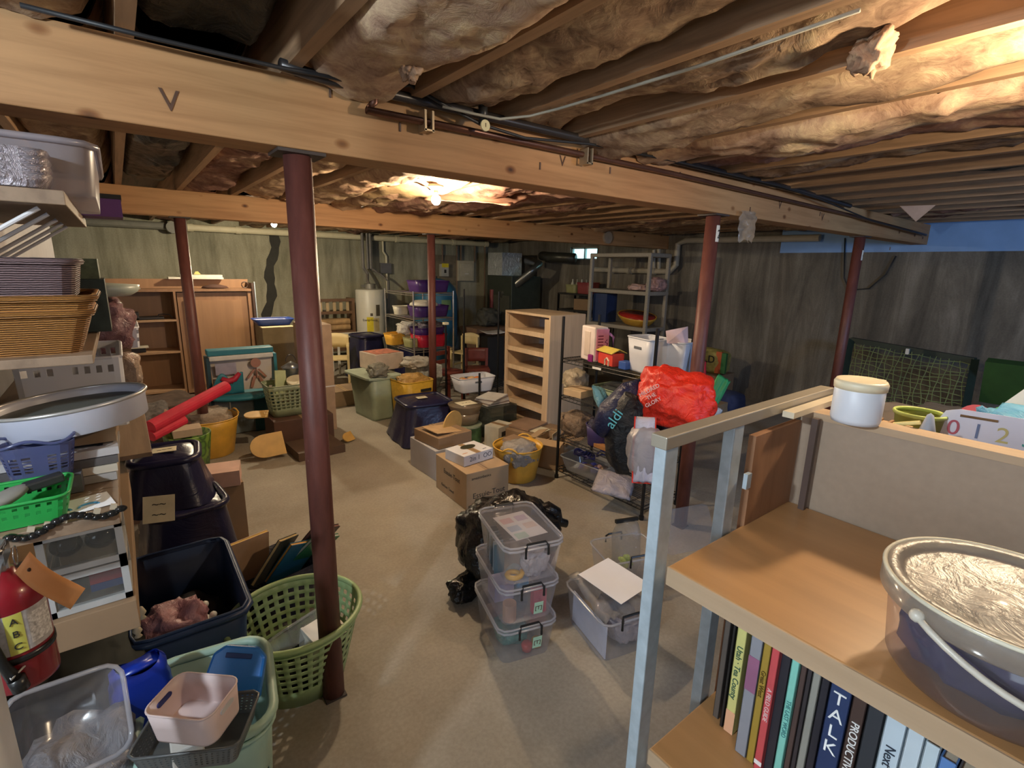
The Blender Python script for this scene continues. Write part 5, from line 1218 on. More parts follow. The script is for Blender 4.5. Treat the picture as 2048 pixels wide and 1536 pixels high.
tag(MB().box((0, 0, .006), (.36, .2, .012)).build('white_board', P('cream board', (.55, .50, .40), .6), loc=(.02, yc+.1, .735)), 'pale board on the dark case in the cabinet', 'board')
# paper heap on floor beyond the shelves
random.seed(3)
for k in range(9):
    o = MB().box((0, 0, .028), (.30, .24, .05)).build('paper_pile', P('paper heap %d' % (k % 3), [(.50, .44, .35), (.55, .48, .42), (.40, .27, .22)][k % 3], .8, var=.1), loc=(.08+random.uniform(-.03, .03), 3.92+random.uniform(-.03, .03), .001+.056*k), rot=(0, 0, random.uniform(-.3, .3)))
    tag(o, 'sheaf number of papers in the pile on the floor behind the navy crates'.replace('number ', ['', 'second ', 'third ', 'fourth ', 'fifth ', 'sixth ', 'seventh ', 'eighth ', 'top '][k] if k else 'bottom '), 'papers', 'paper pile')
q = F(405, 990); tag(MB().box((0, 0, .05), (.26, .20, .10)).build('pink_box', P('pink cream box', (.62, .40, .32), .7), loc=(.36, 3.55, .40), rot=(0, 0, -.2)), 'cream and pink box end behind the navy stack', 'box')
tag(MB().box((0, 0, .2), (.3, .3, .398)).build('cardboard_box', m_card2, loc=(.34, 3.62, .001)), 'brown carton under the cream and pink box behind the navy stack', 'box')
# watermelon bin
def MELON():
    m, n, l, b = nodes('melon print'); v = coords(n, l, (1, 1, .8)); vo = n.new('ShaderNodeTexVoronoi'); vo.inputs['Scale'].default_value = 16; l.new(v, vo.inputs['Vector'])
    l.new(ramp(n, l, vo.outputs['Distance'], [(.3, (.12, .26, .04)), (.5, (.03, .08, .02)), (.7, (.20, .34, .05))]), b.inputs['Base Color']); b.inputs['Roughness'].default_value = .4; return m
t = thing('printed_bin', 'green patterned bin with a red disc beside the yellow tub at left', 'bin', (.30, 4.75, 0))
MB().lathe([(.12, 0), (.17, .40), (.17, .41), (.16, .41), (.11, .01)], n=36).build('body', MELON(), t, smooth=True)
MB().tube((-.12, -.13, .26), (-.13, -.15, .26), .13, 28).build('red_disc', P('melon red', (.50, .03, .05), .4), t)
MB().box((0, 0, .43), (.20, .16, .06)).build('tan_lid', P('tan card', (.48, .36, .24), .7), t)
q = F(427, 921)
ytub('yellow flexible tub standing on the floor by the brown cabinet, film on top', (q.x+.02, q.y+.22), .25, .36, P('yellow plastic', (.50, .54, .05), .4), .3)
blobobj('film_bag', 'clear crinkled film bag heaped in the left yellow tub', 'bag', (q.x, q.y+.22, .22), .40, .40, .22, FOIL('brown film', (.34, .27, .20), .15), 91, .25)
t = thing('doll', 'small pink doll leg sticking out left of the yellow tub', 'doll', (q.x-.26, q.y+.05, .36)); MB().path([(.12, .05, 0), (.04, 0, .06), (-.02, 0, .13), (-.06, 0, .15)], [.022, .018, .016, .022], 8).build('leg', P('doll skin', (.70, .38, .26), .5), t, smooth=True)
a, b = at(300, 855, y=4.4), at(452, 773, y=4.9)
o = MB().tube(a, b, .05, 16).tube(b, b+(b-a)*.02, .03, 12); o = o.build('foam_tube', P('red foam', (.60, .02, .05), .6), smooth=False); tag(o, 'long red foam tube leaning across the floor heap at left', 'tube')
tag(MB().tube(a+Vector((.0, 0, -.07)), a.lerp(b, .35)+Vector((.02, 0, -.07)), .04, 14).build('foam_tube', P('red foam', (.6, .02, .05), .6)), 'short darker red foam tube lying under the long one', 'tube')
blobobj('cloth_heap', 'grey heap of cloth and wire under the red foam tube', 'cloth', (.02, 5.65, 0), .5, .6, .46, P('grey heap', (.13, .11, .10), .9, var=.4, scale=30), 92, .3)
blobobj('cloth_heap', 'dark heap of boxes and cloth in front of the cabinet base', 'cloth', (.20, 6.5, 0), .9, .8, .34, P('brown dark heap', (.09, .06, .045), .9, var=.4), 93, .3)
# teal toy stand
T = thing('toy_kitchen', 'teal toy stand with a white panel showing a drawn figure, by the cabinet', 'toy', (.93, 5.9, 0), 0)
m_teal = P('teal plastic', (.03, .20, .26), .45, var=.06); m_pan = P('pale panel', (.52, .47, .42), .6, var=.03)
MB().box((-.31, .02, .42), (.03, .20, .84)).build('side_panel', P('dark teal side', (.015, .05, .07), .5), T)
MB().box((.32, .02, .42), (.03, .20, .84)).build('side_panel', m_teal, T)
MB().poly([(-.28, -.08, .48), (.26, -.10, .48), (.30, -.02, .86), (-.29, -.0, .86)], .02, (0, 1, 0)).build('front_panel', m_pan, T)
MB().box((0, -.05, .83), (.60, .09, .05)).build('white_trough', P('white trim', (.7, .68, .62), .5), T, bevel=.01); MB().box((0, .0, .885), (.62, .16, .06)).build('top_trough', m_teal, T, bevel=.01)
MB().box((-.16, -.095, .72), (.19, .006, .12)).build('window', P('lilac window', (.36, .34, .42), .3), T)
fgm = P('drawn brown', (.38, .18, .13), .6)
MB().tube((.12, -.100, .76), (.12, -.108, .76), .05, 18).build('drawn_head', fgm, T)
MB().bar((.12, -.104, .70), (.12, -.108, .60), .008, .05).bar((.10, -.105, .62), (.06, -.11, .50), .008, .028).bar((.14, -.105, .62), (.19, -.11, .50), .008, .028).bar((.10, -.105, .69), (.03, -.11, .60), .008, .02).bar((.14, -.105, .69), (.21, -.11, .60), .008, .02).build('drawn_body', fgm, T)
MB().grid(lambda u, v: Vector((-.30+.28*u, -.14-.03*v, .46+.10*v+.13*v*abs(math.sin(u*5)))), 16, 6).build('teal_drape', m_teal, T, smooth=True, solid=.008)
MB().path([(-.22, -.17, .64), (-.16, -.17, .60), (-.10, -.17, .62), (-.05, -.17, .68)], [.02, .035, .03, .02], 8).build('red_bird', P('crimson toy', (.45, .02, .05), .5), T, smooth=True)
MB().lathe([(0, 0), (.30, .005), (.33, .03), (.30, .05), (0, .05)], (0, -.12, .40), 32, 1.05, .55).build('ledge', m_teal, T, smooth=True)
MB().box((-.12, -.02, .20), (.40, .10, .38)).build('lower_panel', P('grey teal panel', (.20, .24, .25), .5), T); MB().box((.19, -.03, .20), (.24, .12, .39)).build('lower_door', P('deep teal', (.02, .10, .14), .5), T)
MB().box((-.155, -.08, .20), (.012, .02, .40)).build('white_edge', P('white trim', (.7, .68, .62), .5), T)
# laundry basket + brown wooden crate, wooden pieces
q = F(600, 872)
t = carton('low dark brown wooden crate under the sage laundry basket, left of the tall carton', (1.33, 5.35, 0), .58, .42, .27, .0, P('dark brown wood', (.10, .05, .035), .5), name='wooden_crate')
t = bucket('sage laundry basket with square holes standing on the dark crate', (1.27, 5.42, 0), .46, .34, .32, 0, P('grey sage plastic', (.26, .30, .18), .45), .275, grip=False, cells=30, rows=6, band=(.2, .85), bw=.82)
tag(MB().box((0, 0, .16), (.11, .02, .30)).build('green_card', P('pale green card', (.45, .50, .26), .6), loc=(1.18, 5.38, .42), rot=(-.2, .12, .2)), 'pale green card standing in the sage laundry basket', 'card')
tag(MB().tube((0, 0, 0), (0, .0, .02), .12, 24).build('hat', P('cream straw', (.70, .62, .42), .7), loc=(1.36, 5.36, .60), rot=(.3, 0, 0)), 'cream round straw plate on the sage laundry basket', 'plate')
t = thing('lantern', 'little grey metal lantern on top of the sage laundry basket', 'lantern', (1.34, 5.55, .62)); MB().lathe([(.05, 0), (.06, .04), (.09, .10), (.10, .11), (.02, .16), (0, .17)], n=20).build('body', P('dull silver', (.30, .32, .33), .3, .7), t, smooth=True); MB().path([(.05*math.cos(a*PI/8), 0, .17+.07*math.sin(a*PI/8)) for a in range(9)], .004, 5).build('bail', m_blk, t)
m_ps = P('golden plywood', (.62, .38, .11), .5)
def scoop(c, rz, lab, l_=.26, w_=.22, tilt=.3):
    pts = [(l_/2, -w_/2, 0), (l_/2, w_/2, 0)]+[(-l_*.15+w_/2*math.cos(PI/2+PI*i/12)*1.2, w_/2*math.sin(PI/2+PI*i/12), 0) for i in range(13)]
    o = MB().poly(pts, .012).build('plywood_seat', m_ps, loc=c, rot=(tilt, 0, rz)); return tag(o, lab, 'plywood piece')
scoop((.94, 4.90, .13), .1, 'rounded golden plywood piece leaning low by the dark crate', tilt=1.1); scoop((.92, 5.25, .34), -.3, 'smaller golden plywood piece above the rounded one', .2, .14, .2)
scoop((1.70, 4.95, .05), .5, 'golden plywood edge at the foot of the tall carton', .12, .10, .9)
tag(MB().box((0, 0, .04), (.44, .40, .08)).build('cardboard_sheet', P('dark brown card', (.10, .06, .04), .7), loc=(1.34, 4.86, .001), rot=(0, 0, .05)), 'flat dark brown panel on the floor right of the plywood piece', 'panel')
# tall carton behind the front column
t = carton('tall flat cardboard carton standing behind the nearest column', (1.60, 5.62, 0), .28, .42, 1.17, 0, P('tall card', (.42, .29, .19), .8))
MB().box((0.0, -.212, .50), (.29, .004, .012)).build('white_strap', P('white strap', (.7, .68, .65), .6), t)
t = carton('upright carton with a pale top near the brown cabinet, blue tray on it', (1.50, 6.85, 0), .38, .40, 1.02, 0, P('olive card', (.30, .24, .14), .8)); MB().box((0, 0, 1.021), (.37, .39, .004)).build('pale_top', P('cream top', (.72, .60, .36), .6), t)
t = bucket('shallow blue tray on the upright carton near the cabinet', (1.50, 6.95, 0), .46, .3, .07, 0, P('mid blue plastic', (.03, .07, .30), .4), 1.03, grip=False)
# ================================================================== BACK: chair, rack, heater, tank
m_pine = P('light pine chair', (.62, .50, .26), .5, var=.06)
def kchair(lab, c, rz, s_=1.0, group=None, arms=True):
    t = thing('childs_chair', lab, 'chair', c, rz, group); w_, d_, h_ = .36*s_, .34*s_, .36*s_
    MB().box((0, 0, h_), (w_, d_, .022)).build('seat', m_pine, t, bevel=.004)
    for sx in (-1, 1):
        MB().box((sx*(w_/2-.015), -d_/2+.015, (h_+.17*s_)/2), (.032, .032, h_+.17*s_ if arms else h_)).build('leg', m_pine, t)
        MB().box((sx*(w_/2-.015), d_/2-.015, .31*s_), (.032, .032, .62*s_)).build('leg', m_pine, t)
        if arms: MB().box((sx*(w_/2-.015), 0, h_+.17*s_), (.04, d_, .022)).build('armrest', m_pine, t)
        MB().box((sx*(w_/2-.015), 0, .14*s_), (.02, d_, .03)).build('side_rail', m_pine, t)
    MB().grid(lambda u, v: Vector(((u-.5)*w_, d_/2+.01+.03*math.sin(PI*u), .48*s_+.17*s_*v+.03*math.sin(PI*u)*v)), 12, 3).build('backrest', m_pine, t, smooth=True, solid=.018)
    return t
kchair('light pine child armchair standing in front of the water heater', (2.48, 7.60, 0), -.35, 1.12)
kchair('light pine child chair seen through the black posts, farther right', (4.60, 7.3, 0), -1.2, 1.0, arms=False)
# slatted wood rack at the wall
T = thing('slatted_rack', 'dark wooden slatted rack against the back wall holding logs', 'rack', (3.0, 9.2, 0)); m_dk = P('dark stained wood', (.16, .09, .05), .5)
for sx in (-1, 1): MB().box((sx*.33, 0, .60), (.05, .30, 1.20)).build('side_post', m_dk, T)
for z in (1.17, .95, .60, .28): MB().box((0, -.13, z), (.66, .03, .05)).build('cross_rail', m_dk, T)
for k in range(5): MB().box((-.24+.12*k, -.10, 1.06), (.05, .02, .2)).build('slat', P('pale slat', (.50, .38, .22), .6), T)
for k in range(6):
    z = .70+.10*(k//2)-.30*(k > 3); o = MB().tube((-.26, 0, 0), (.26, 0, 0), .055, 12).build('log', P('tan log', (.42, .27, .13), .8, var=.3), loc=(3.0, 9.10+(.12 if k % 2 else 0), z-.02 if k < 4 else .34)); tag(o, 'tan log lying in the dark slatted rack', 'log', 'logs in the slatted rack')
# water heater
hx_, hy_ = at(741, 600, y=8.95).x, 8.95
t = thing('water_heater', 'tall white cylindrical water heater at the back wall with a yellow energy label', 'water heater', (hx_, hy_, 0))
MB().lathe([(.26, 0), (.262, .03), (.262, 1.34), (.25, 1.36), (0, 1.375)], n=48).build('tank', P('heater white', (.62, .62, .56), .4, var=.03), t, smooth=False)
for p in kids(t)[0].data.polygons: p.use_smooth = abs(p.normal.z) < .5
MB().tube((0, 0, 1.37), (0, 0, 1.46), .10, 20).box((-.13, 0, 1.42), (.07, .05, .05)).build('draft_hood', P('dull steel', (.3, .3, .28), .4, .6), t)
def hl(a0, a1, z0, z1, m, nm, r=.264): MB().grid(lab_fn(a0, a1, z0, z1, r), 10, 1).build(nm, m, t, smooth=True)
ha = math.atan2(-hy_, -hx_)
hl(ha-.30, ha+.15, .62, .88, P('energy yellow', (.72, .60, .03), .5), 'energy_label'); hl(ha+.17, ha+.55, .62, .86, P('kraft label', (.50, .42, .22), .6), 'paper_label'); hl(ha-.05, ha+.12, .90, .95, P('dark badge', (.10, .09, .07), .4), 'badge'); hl(ha+.35, ha+.62, .90, 1.10, P('dark badge', (.1, .09, .07), .4), 'badge')
letters(t, 'EnergyGuide', .05, (.268*math.cos(ha-.07), .268*math.sin(ha-.07), .83), (PI/2, 0, ha+PI/2-.07), m_ink)
# pipes rising to the ceiling behind the heater
pa = at(730, 490, y=9.3)
o = MB()
for dx, r_ in ((-.05, .028), (.04, .022), (.10, .028)): o.tube((pa.x+dx, 9.3, 1.72), (pa.x+dx, 9.3, 2.36), r_, 10)
o.path([(pa.x-.05, 9.3, 1.75), (pa.x+.02, 9.28, 1.62), (hx_+.02, 9.1, 1.50), (hx_+.02, 9.0, 1.40)], .028, 10).path([(pa.x+.1, 9.3, 1.74), (pa.x+.2, 9.28, 1.66), (hx_+.30, 9.15, 1.62), (hx_+.42, 9.1, 1.5), (hx_+.42, 9.1, .8)], .02, 8)
tag(o.build('water_pipes', P('grey dark pipe', (.16, .15, .14), .5)), 'cluster of grey pipes rising above the water heater', 'pipe')
q = at(762, 490, y=9.5); q2 = at(773, 535, y=9.5)
o = MB().path([(q2.x, 9.5, q2.z), (q2.x, 9.5, q2.z+.22), (q2.x-.06, 9.5, q2.z+.30), (q2.x-.06, 9.5, 2.33)], .02, 8).path([(q2.x, 9.5, q2.z), (q2.x, 9.5, q2.z-.6)], .02, 8); tag(o.build('conduit', m_pvc), 'cream conduit running down the back wall to the grey box', 'conduit')
def wallbox(px0, py0, px1, py1, col, lab, name, dpt=.09):
    a = at(px0, py0, y=9.45); b = at(px1, py1, y=9.45)
    t = thing(name, lab, 'electrical box', ((a.x+b.x)/2, 9.55-dpt/2, (a.z+b.z)/2)); MB().box((0, 0, 0), (abs(b.x-a.x), dpt, abs(a.z-b.z))).build('housing', P(name+lab[:9], col, .5), t, bevel=.006); return t, abs(b.x-a.x), abs(a.z-b.z)
wallbox(762, 526, 784, 547, (.13, .13, .14), 'small grey metal box on the back wall above the water heater', 'junction_box')
tag(MB().box((0, 0, 0), (.55, .02, .62)).build('backer_board', P('weathered plywood', (.18, .15, .10), .8, var=.2), loc=(5.52, 9.535, 1.72)), 'weathered plywood backer board behind the meter on the back wall', 'board')
t, w_, h_ = wallbox(882, 528, 897, 553, (.42, .42, .38), 'little meter box with yellow sticker on the back wall', 'meter_box', .12); MB().box((0, -.062, .10), (w_*.9, .006, .08)).build('yellow_sticker', P('energy yellow', (.72, .6, .03), .5), t); MB().box((0, -.062, -.02), (.05, .006, .07)).build('dial', m_ink, t)
t, w_, h_ = wallbox(916, 521, 947, 562, (.48, .44, .32), 'beige breaker panel on the back wall right of the meter', 'breaker_panel', .12); MB().box((0, -.065, .02), (w_*.75, .012, h_*.6)).build('door', P('beige door', (.52, .48, .36), .5), t, bevel=.004); MB().box((0, -.074, -.06), (.1, .004, .02)).build('handle', P('white trim', (.7, .68, .62), .5), t)
o = MB()
for px in (885, 914, 922, 950, 970):
    q = at(px, 500, y=9.5); o.tube((q.x, 9.5, .3 if px in (914, 970) else 1.9), (q.x, 9.5, 2.4), .016, 8)
tag(o.build('conduits', P('rusty conduit', (.20, .13, .09), .6)), 'thin conduits running down the back wall around the breaker panel', 'conduit')
# pressure tank
q = at(870, 600, y=8.5)
t = thing('pressure_tank', 'large blue pressure tank half hidden behind the red column', 'tank', (4.72, 8.5, 0))
MB().lathe([(.20, 0), (.22, .02), (.22, .18), (.30, .22), (.38, .32), (.40, .45), (.40, 1.25), (.37, 1.40), (.26, 1.52), (.10, 1.57), (0, 1.58)], n=48).build('vessel', P('tank blue', (.035, .16, .28), .4, var=.08), t, smooth=True)
ta = math.atan2(-8.5, -4.72)
MB().grid(lab_fn(ta+.25, ta+.75, 1.02, 1.20, .402), 10, 1).build('green_label', P('green label', (.22, .36, .16), .5), t, smooth=True)
MB().path([((.402)*math.cos(ta-.1+.14*math.cos(i*PI/8)), .402*math.sin(ta-.1+.14*math.cos(i*PI/8)), 1.08+.07*math.sin(i*PI/8)) for i in range(16)], .008, 5, closed=True).build('logo_ring', P('white print', (.7, .7, .7), .5), t)
MB().tube((0, 0, 1.575), (0, 0, 1.62), .03, 10).build('valve_cap', m_blk, t)
# navy crates near heater, white table
navy('tall navy crate in front of the water heater, next to the pine armchair', (3.08, 7.86), .50, .60, .68, .1, card=None, seed=11)
navy('navy crate behind the wire rack legs, right of the tall one', (3.70, 7.4), .5, .5, .56, .1, card=None, seed=12)
t = thing('white_table', 'small white table top between the pine chair and the navy crate', 'table', (2.95, 8.35, 0)); MB().box((0, 0, .64), (.50, .40, .03)).build('table_top', P('table white', (.75, .74, .68), .4), t)
for i in (-1, 1):
    for j in (-1, 1): MB().box((i*.22, j*.17, .315), (.03, .03, .62)).build('leg', P('table white', (.75, .74, .68), .4), t)
# chrome rack
m_chr = P('chrome wire', (.62, .60, .56), .2, .8)
rack('chrome wire rack of purple and red bins beside the second row column', 3.05, 3.66, 6.10, 7.0, 1.47, (1.44, 1.10, .68), m_chr, .011, 18, name='chrome_rack', foot=False, along='x')
m_pur = P('purple plastic', (.055, .02, .13), .4, var=.1)
bucket('purple bin on the top of the chrome rack', (3.46, 6.45, 0), .52, .36, .15, 0, m_pur, 1.446, grip=False, bw=.88)
bucket('purple bin on the middle shelf of the chrome rack', (3.44, 6.42, 0), .52, .34, .15, 0, m_pur, 1.106, grip=False, bw=.88)
tag(MB().lathe([(0, .08), (.12, .07), (.19, .03), (.20, 0), (.19, .0), (0, .01)], n=28).build('colander', P('pale enamel', (.55, .53, .45), .35), smooth=True, loc=(3.34, 6.36, 1.262)), 'pale domed lid on the purple bin of the middle rack shelf', 'lid')
bucket('small white bin left on the middle shelf of the chrome rack', (3.20, 6.80, 0), .22, .16, .12, 0, P('cream plastic', (.60, .58, .48), .4), 1.106, grip=False)
bucket('red bin on the lowest shelf of the chrome rack', (3.42, 6.38, 0), .46, .32, .17, 0, P('red plastic', (.45, .015, .04), .4), .686, grip=False, bw=.85)
bucket('purple bin nested above the red bin on the chrome rack', (3.42, 6.42, 0), .44, .30, .15, .1, m_pur, .80, grip=False, bw=.82)
bucket('yellow bin at the left of the lowest chrome rack shelf', (3.08, 6.75, 0), .30, .22, .16, .3, m_yel, .686, grip=False, bw=.8)
bucket('olive bin between the yellow and red bins on the chrome rack', (3.16, 6.42, 0), .16, .24, .13, .1, P('olive plastic', (.30, .30, .14), .5), .686, grip=False)
blobobj('clear_bag', 'clear bag of white pieces on the lowest shelf of the chrome rack', 'bag', (3.28, 6.72, .80), .34, .26, .20, FOIL('white pieces film', (.62, .60, .54), .2, bscale=26), 101, .3)
blobobj('clear_bag', 'grey film over the purple bin on the lowest chrome rack shelf', 'bag', (3.50, 6.45, .84), .36, .24, .18, FOIL('grey violet film', (.16, .14, .18), .15), 102, .3)
# bins on floor in front of the chrome rack
t = bucket('big sage green bin standing on the floor left of the yellow bag', (2.33, 5.72, 0), .40, .60, .50, .1, P('sage bin', (.30, .36, .26), .45), .001, grip=False, bw=.82)
t = thing('lid', 'sage green lid resting askew on the big sage bin', 'lid', (2.31, 5.74, .503), .1); MB().poly([(x, y, 0) for x, y in ringpts(.46, .66, .06, [i/40 for i in range(40)])], .03).build('panel', P('sage lid', (.36, .42, .32), .45), t, bevel=.006)
t = carton('cream open carton on the sage green bin, red papers inside', (2.52, 5.95, 0), .40, .38, .20, .15, P('cream carton', (.58, .48, .40), .7), open_=False, z=.535)
MB().box((0, .0, .203), (.34, .32, .004)).build('contents', P('red brown papers', (.45, .16, .10), .7, var=.5, scale=20), t)
blobobj('clear_bag', 'clear bag of grey pieces on the front of the sage green bin', 'bag', (2.26, 5.46, .535), .22, .22, .15, FOIL('olive grey film', (.25, .24, .19), .2), 103, .3)
t = carton('low brown carton on the floor behind the sage green bin', (2.18, 6.5, 0), .42, .42, .20, 0, P('dull card', (.26, .18, .11), .8))
m_yb = FOIL('yellow bag fabric', (.66, .40, .04), .5, bump=.3)
t = thing('yellow_bag', 'bright yellow bag with black straps full of clear packets, by the navy crate', 'bag', (2.60, 5.28, 0), .1)
b = tub(.40, .40, .50, .86, .08); b.build('body', m_yb, t, smooth=True, solid=.006); rimpath(.40, .40, .08, .50, .008).build('hem', m_yb, t, smooth=True)
MB().box((.06, -.205, .40), (.14, .012, .03)).box((-.12, -.200, .30), (.07, .012, .03)).build('strap', m_ink, t)
blobobj('clear_bag', 'amber packets in clear film filling the bright yellow bag', 'bag', (2.60, 5.28, .36), .34, .34, .20, FOIL('amber film', (.55, .33, .10), .2, bscale=20), 104, .3)
t = carton('white box printed with grey letters right of the yellow bag', (3.0, 5.75, 0), .36, .34, .16, .0, P('white grey print', (.50, .50, .46), .6, var=.4, scale=40), z=.40)
for k in range(3):
    t = bucket('clear grey bin with papers under the white printed box, '+['lowest', 'middle', 'uppermost'][k], (3.0, 5.75, 0), .40, .36, .125, 0, CLEAR('grey bin', (.7, .72, .72), .5, .2, (.3, .32, .3)), .001+.132*k, grip=False, group='grey bins by the column')
blobobj('clear_bag', 'pile of white packets on the bins behind the yellow bag', 'bag', (2.84, 5.62, .56), .34, .30, .13, FOIL('white packets', (.55, .52, .46), .2, bscale=22), 105, .3)
# red child chairs stack by column
m_rc = P('red brown wood', (.20, .045, .03), .45, var=.15)
t = thing('red_chair', 'red brown wooden chair behind the red column foot', 'chair', (3.42, 5.84, 0), .3); MB().box((0, 0, .40), (.36, .34, .03)).build('seat', m_rc, t)
for i in (-1, 1):
    for j in (-1, 1): MB().box((i*.15, j*.14, .20 if j < 0 else .36), (.04, .04, .40 if j < 0 else .72)).build('leg', m_rc, t)
for z in (.52, .64): MB().box((0, .14, z), (.3, .02, .05)).build('back_slat', m_rc, t)
t = thing('red_chair', 'second red brown wooden chair farther right among the black posts', 'chair', (4.0, 6.0, 0), -.5); MB().box((0, 0, .36), (.34, .34, .03)).build('seat', m_rc, t)
for i in (-1, 1):
    for j in (-1, 1): MB().box((i*.15, j*.14, .18 if j < 0 else .32), (.04, .04, .36 if j < 0 else .64)).build('leg', m_rc, t)
MB().grid(lambda u, v: Vector(((u-.5)*.32, .14+.02*math.sin(PI*u), .44+.2*v)), 8, 4).build('backrest', m_rc, t, smooth=True, solid=.015)
# second black rack behind the boxes
rack('second black wire rack between the red column and the birch bookcase', 3.32, 3.78, 4.75, 5.6, 1.10, (.90-.0, .42, .20), m_rk, .011, 14) if False else None
T = thing('wire_rack', 'lower black post rack between the red column and the birch bookcase', 'rack', (3.50, 5.05, 0))
for (x, y, h_) in ((-.37, .35, 1.10), (.02, .55, 1.52), (-.30, -.30, .60), (.36, .25, 1.50)): MB().tube((x, y, 0), (x, y, h_), .0125, 10).build('post', m_rk, T)
b = MB()
for z in (.36,):
    for k in range(14): b.tube((-.37+.056*k, -.30, z), (-.37+.056*k, .50, z), .0025, 4)
    for y in (-.30, .10, .50): b.tube((-.37, y, z), (.37, y, z), .004, 5)
b.build('wire_shelf', m_rk, T)
t = bucket('white plastic basket of orange toys on the low black rack', (3.22, 4.92, 0), .48, .30, .17, -.1, P('white plastic', (.62, .63, .68), .4), .365, grip=True, bw=.84)
for k in range(8):
    random.seed(k+200); tag(MB().ball((0, 0, .02), .03, 2, (1.3, 1, .7)).build('orange_toy', P('orange toy %d' % (k % 2), [(.75, .22, .04), (.72, .45, .22)][k % 2], .4), smooth=True, loc=(3.22+random.uniform(-.14, .14), 4.92+random.uniform(-.08, .08), .47+random.uniform(0, .02))), 'small orange toy in the white plastic basket', 'toy', 'orange toys in the white basket')
tag(MB().box((0, 0, .015), (.06, .05, .03)).build('plastic_plug', m_pvc, loc=(3.13, 5.4, 1.102)), 'little white cap on top of the leftmost black rack post', 'cap')
t = thing('glass_tank', 'clear glass tank full of magazines right of the tan bowls', 'box', (3.12, 4.38, 0), .1); MB().box((0, 0, .17), (.38, .40, .34)).build('glass', CLEAR('tank glass', (.6, .65, .62), .25, .05, (.2, .22, .2)), t)
for k in range(6): tag(MB().box((0, 0, .006), (.30, .24, .012)).build('magazine', P('mag %d' % (k % 3), [(.55, .5, .45), (.25, .2, .18), (.6, .58, .55)][k % 3], .5), loc=(3.12, 4.38, .345+.013*k), rot=(0, 0, .1*k)), ['bottom', 'second', 'third', 'fourth', 'fifth', 'top'][k]+' magazine of the pile on the glass tank', 'magazine', 'magazines on the glass tank')
q = at(985, 667, y=6.2); t = thing('paper_tray', 'white curled paper tray on a dark stand near the birch bookcase', 'tray', (q.x, 6.2, q.z)); MB().box((0, 0, -q.z/2-.02), (.30, .18, q.z-.04)).build('stand', m_ink, t); MB().grid(lambda u, v: Vector(((u-.5)*.36, (v-.5)*.2, .02-.06*u*(1-u)+.03*v)), 10, 4).build('sheet', P('white foam', (.78, .76, .66), .6), t, smooth=True, solid=.006)
t = thing('workbench', 'long dark wooden bench against the far wall behind the black posts', 'bench', (5.68, 8.2, 0)); MB().box((0, 0, .62), (.86, .6, .08)).build('bench_top', P('bench wood', (.22, .13, .08), .6), t)
for i in (-1, 0, 1): MB().box((i*.38, 0, .29), (.08, .5, .58)).build('leg', P('bench wood', (.22, .13, .08), .6), t)
blobobj('dark_heap', 'dark machine covered in cloth on the far bench', 'machine', (5.72, 8.2, .661), .42, .4, .35, P('dark olive cloth', (.06, .06, .05), .8), 111, .3)
blobobj('dark_heap', 'dark brown cloth heap on the floor under the far bench', 'cloth', (5.2, 6.9, 0), .7, .6, .42, P('olive brown', (.10, .075, .05), .9), 112, .3)
for (px, py) in ((940, 735), (950, 738)): tag(MB().tube((0, 0, 0), (0, 0, .3), .02, 8).build('white_tube', P('white trim', (.7, .68, .62), .5), loc=at(px, py, y=6.4)-Vector((0, 0, .3)), rot=(0, .2, 0)), 'white little tube end near the low black rack', 'tube', 'white tube ends')
# furnace corner
t = thing('furnace', 'dark grey green furnace cabinet in the far corner with shiny foil duct', 'furnace', (6.55, 8.45, 0)); m_fu = P('furnace green', (.055, .065, .05), .45, .3)
MB().box((-.02, .0, .82), (.75, .85, 1.64)).build('cabinet', m_fu, t, bevel=.01)
MB().box((-.405, -.1, 1.0), (.01, .55, .5)).build('access_panel', P('furnace panel', (.10, .10, .08), .4, .3), t)
MB().box((-.15, .15, 1.87), (.5, .5, .45)).build('plenum', FOIL('crinkled foil', (.75, .8, .82), .2, .6, 1, 10), t)
MB().path([(.05, -.35, 1.95), (.0, -.75, 1.88), (-.15, -.72, 1.72), (-.30, -.15, 1.32), (-.38, -.05, 1.24)], .085, 14).build('flue', P('galvanised', (.22, .22, .20), .3, .8), t, smooth=True)
MB().tube((-.39, .25, .9), (-.39, .25, 1.35), .05, 12).build('red_cylinder', P('dull red', (.25, .05, .05), .5), t)
tag(MB().path([(6.9, 8.0, 2.05), (6.6, 7.4, 2.02), (6.75, 6.9, 2.0)], .09, 12).build('duct', P('dark duct', (.07, .07, .06), .4, .6), smooth=True), 'dark duct running under the ceiling near the window', 'duct')
# black shelf at the right wall
t = thing('utility_shelf', 'black utility shelf at the right wall with a red crate on top', 'shelf', (6.85, 6.75, 0)); 
for i in (-1, 1):
    for j in (-1, 1): MB().box((i*.22, j*.42, .68), (.03, .03, 1.36)).build('post', m_rk, t)
for z in (1.35, 1.05, .70): MB().box((0, 0, z), (.46, .86, .03)).build('shelf_board', m_ink, t)
bucket('dull red crate on the black utility shelf', (6.85, 6.62, 0), .34, .30, .20, PI/2, P('dull red', (.30, .035, .025), .5), 1.366, grip=False, bw=.9)
bucket('olive crate on the black utility shelf left of the red one', (6.85, 6.98, 0), .28, .24, .15, PI/2, P('olive plastic', (.3, .3, .14), .5), 1.366, grip=False, bw=.9)
for k in range(5): tag(MB().lathe([(.03, 0), (.03, .14), (.012, .18), (.012, .22), (0, .22)], n=14).build('bottle', P('bottle %d' % (k % 2), [(.6, .58, .48), (.35, .33, .25)][k % 2], .4), smooth=True, loc=(6.82, 6.52+.12*k, 1.40)), 'pale bottle standing in a crate on the black utility shelf', 'bottle', 'bottles on the utility shelf')
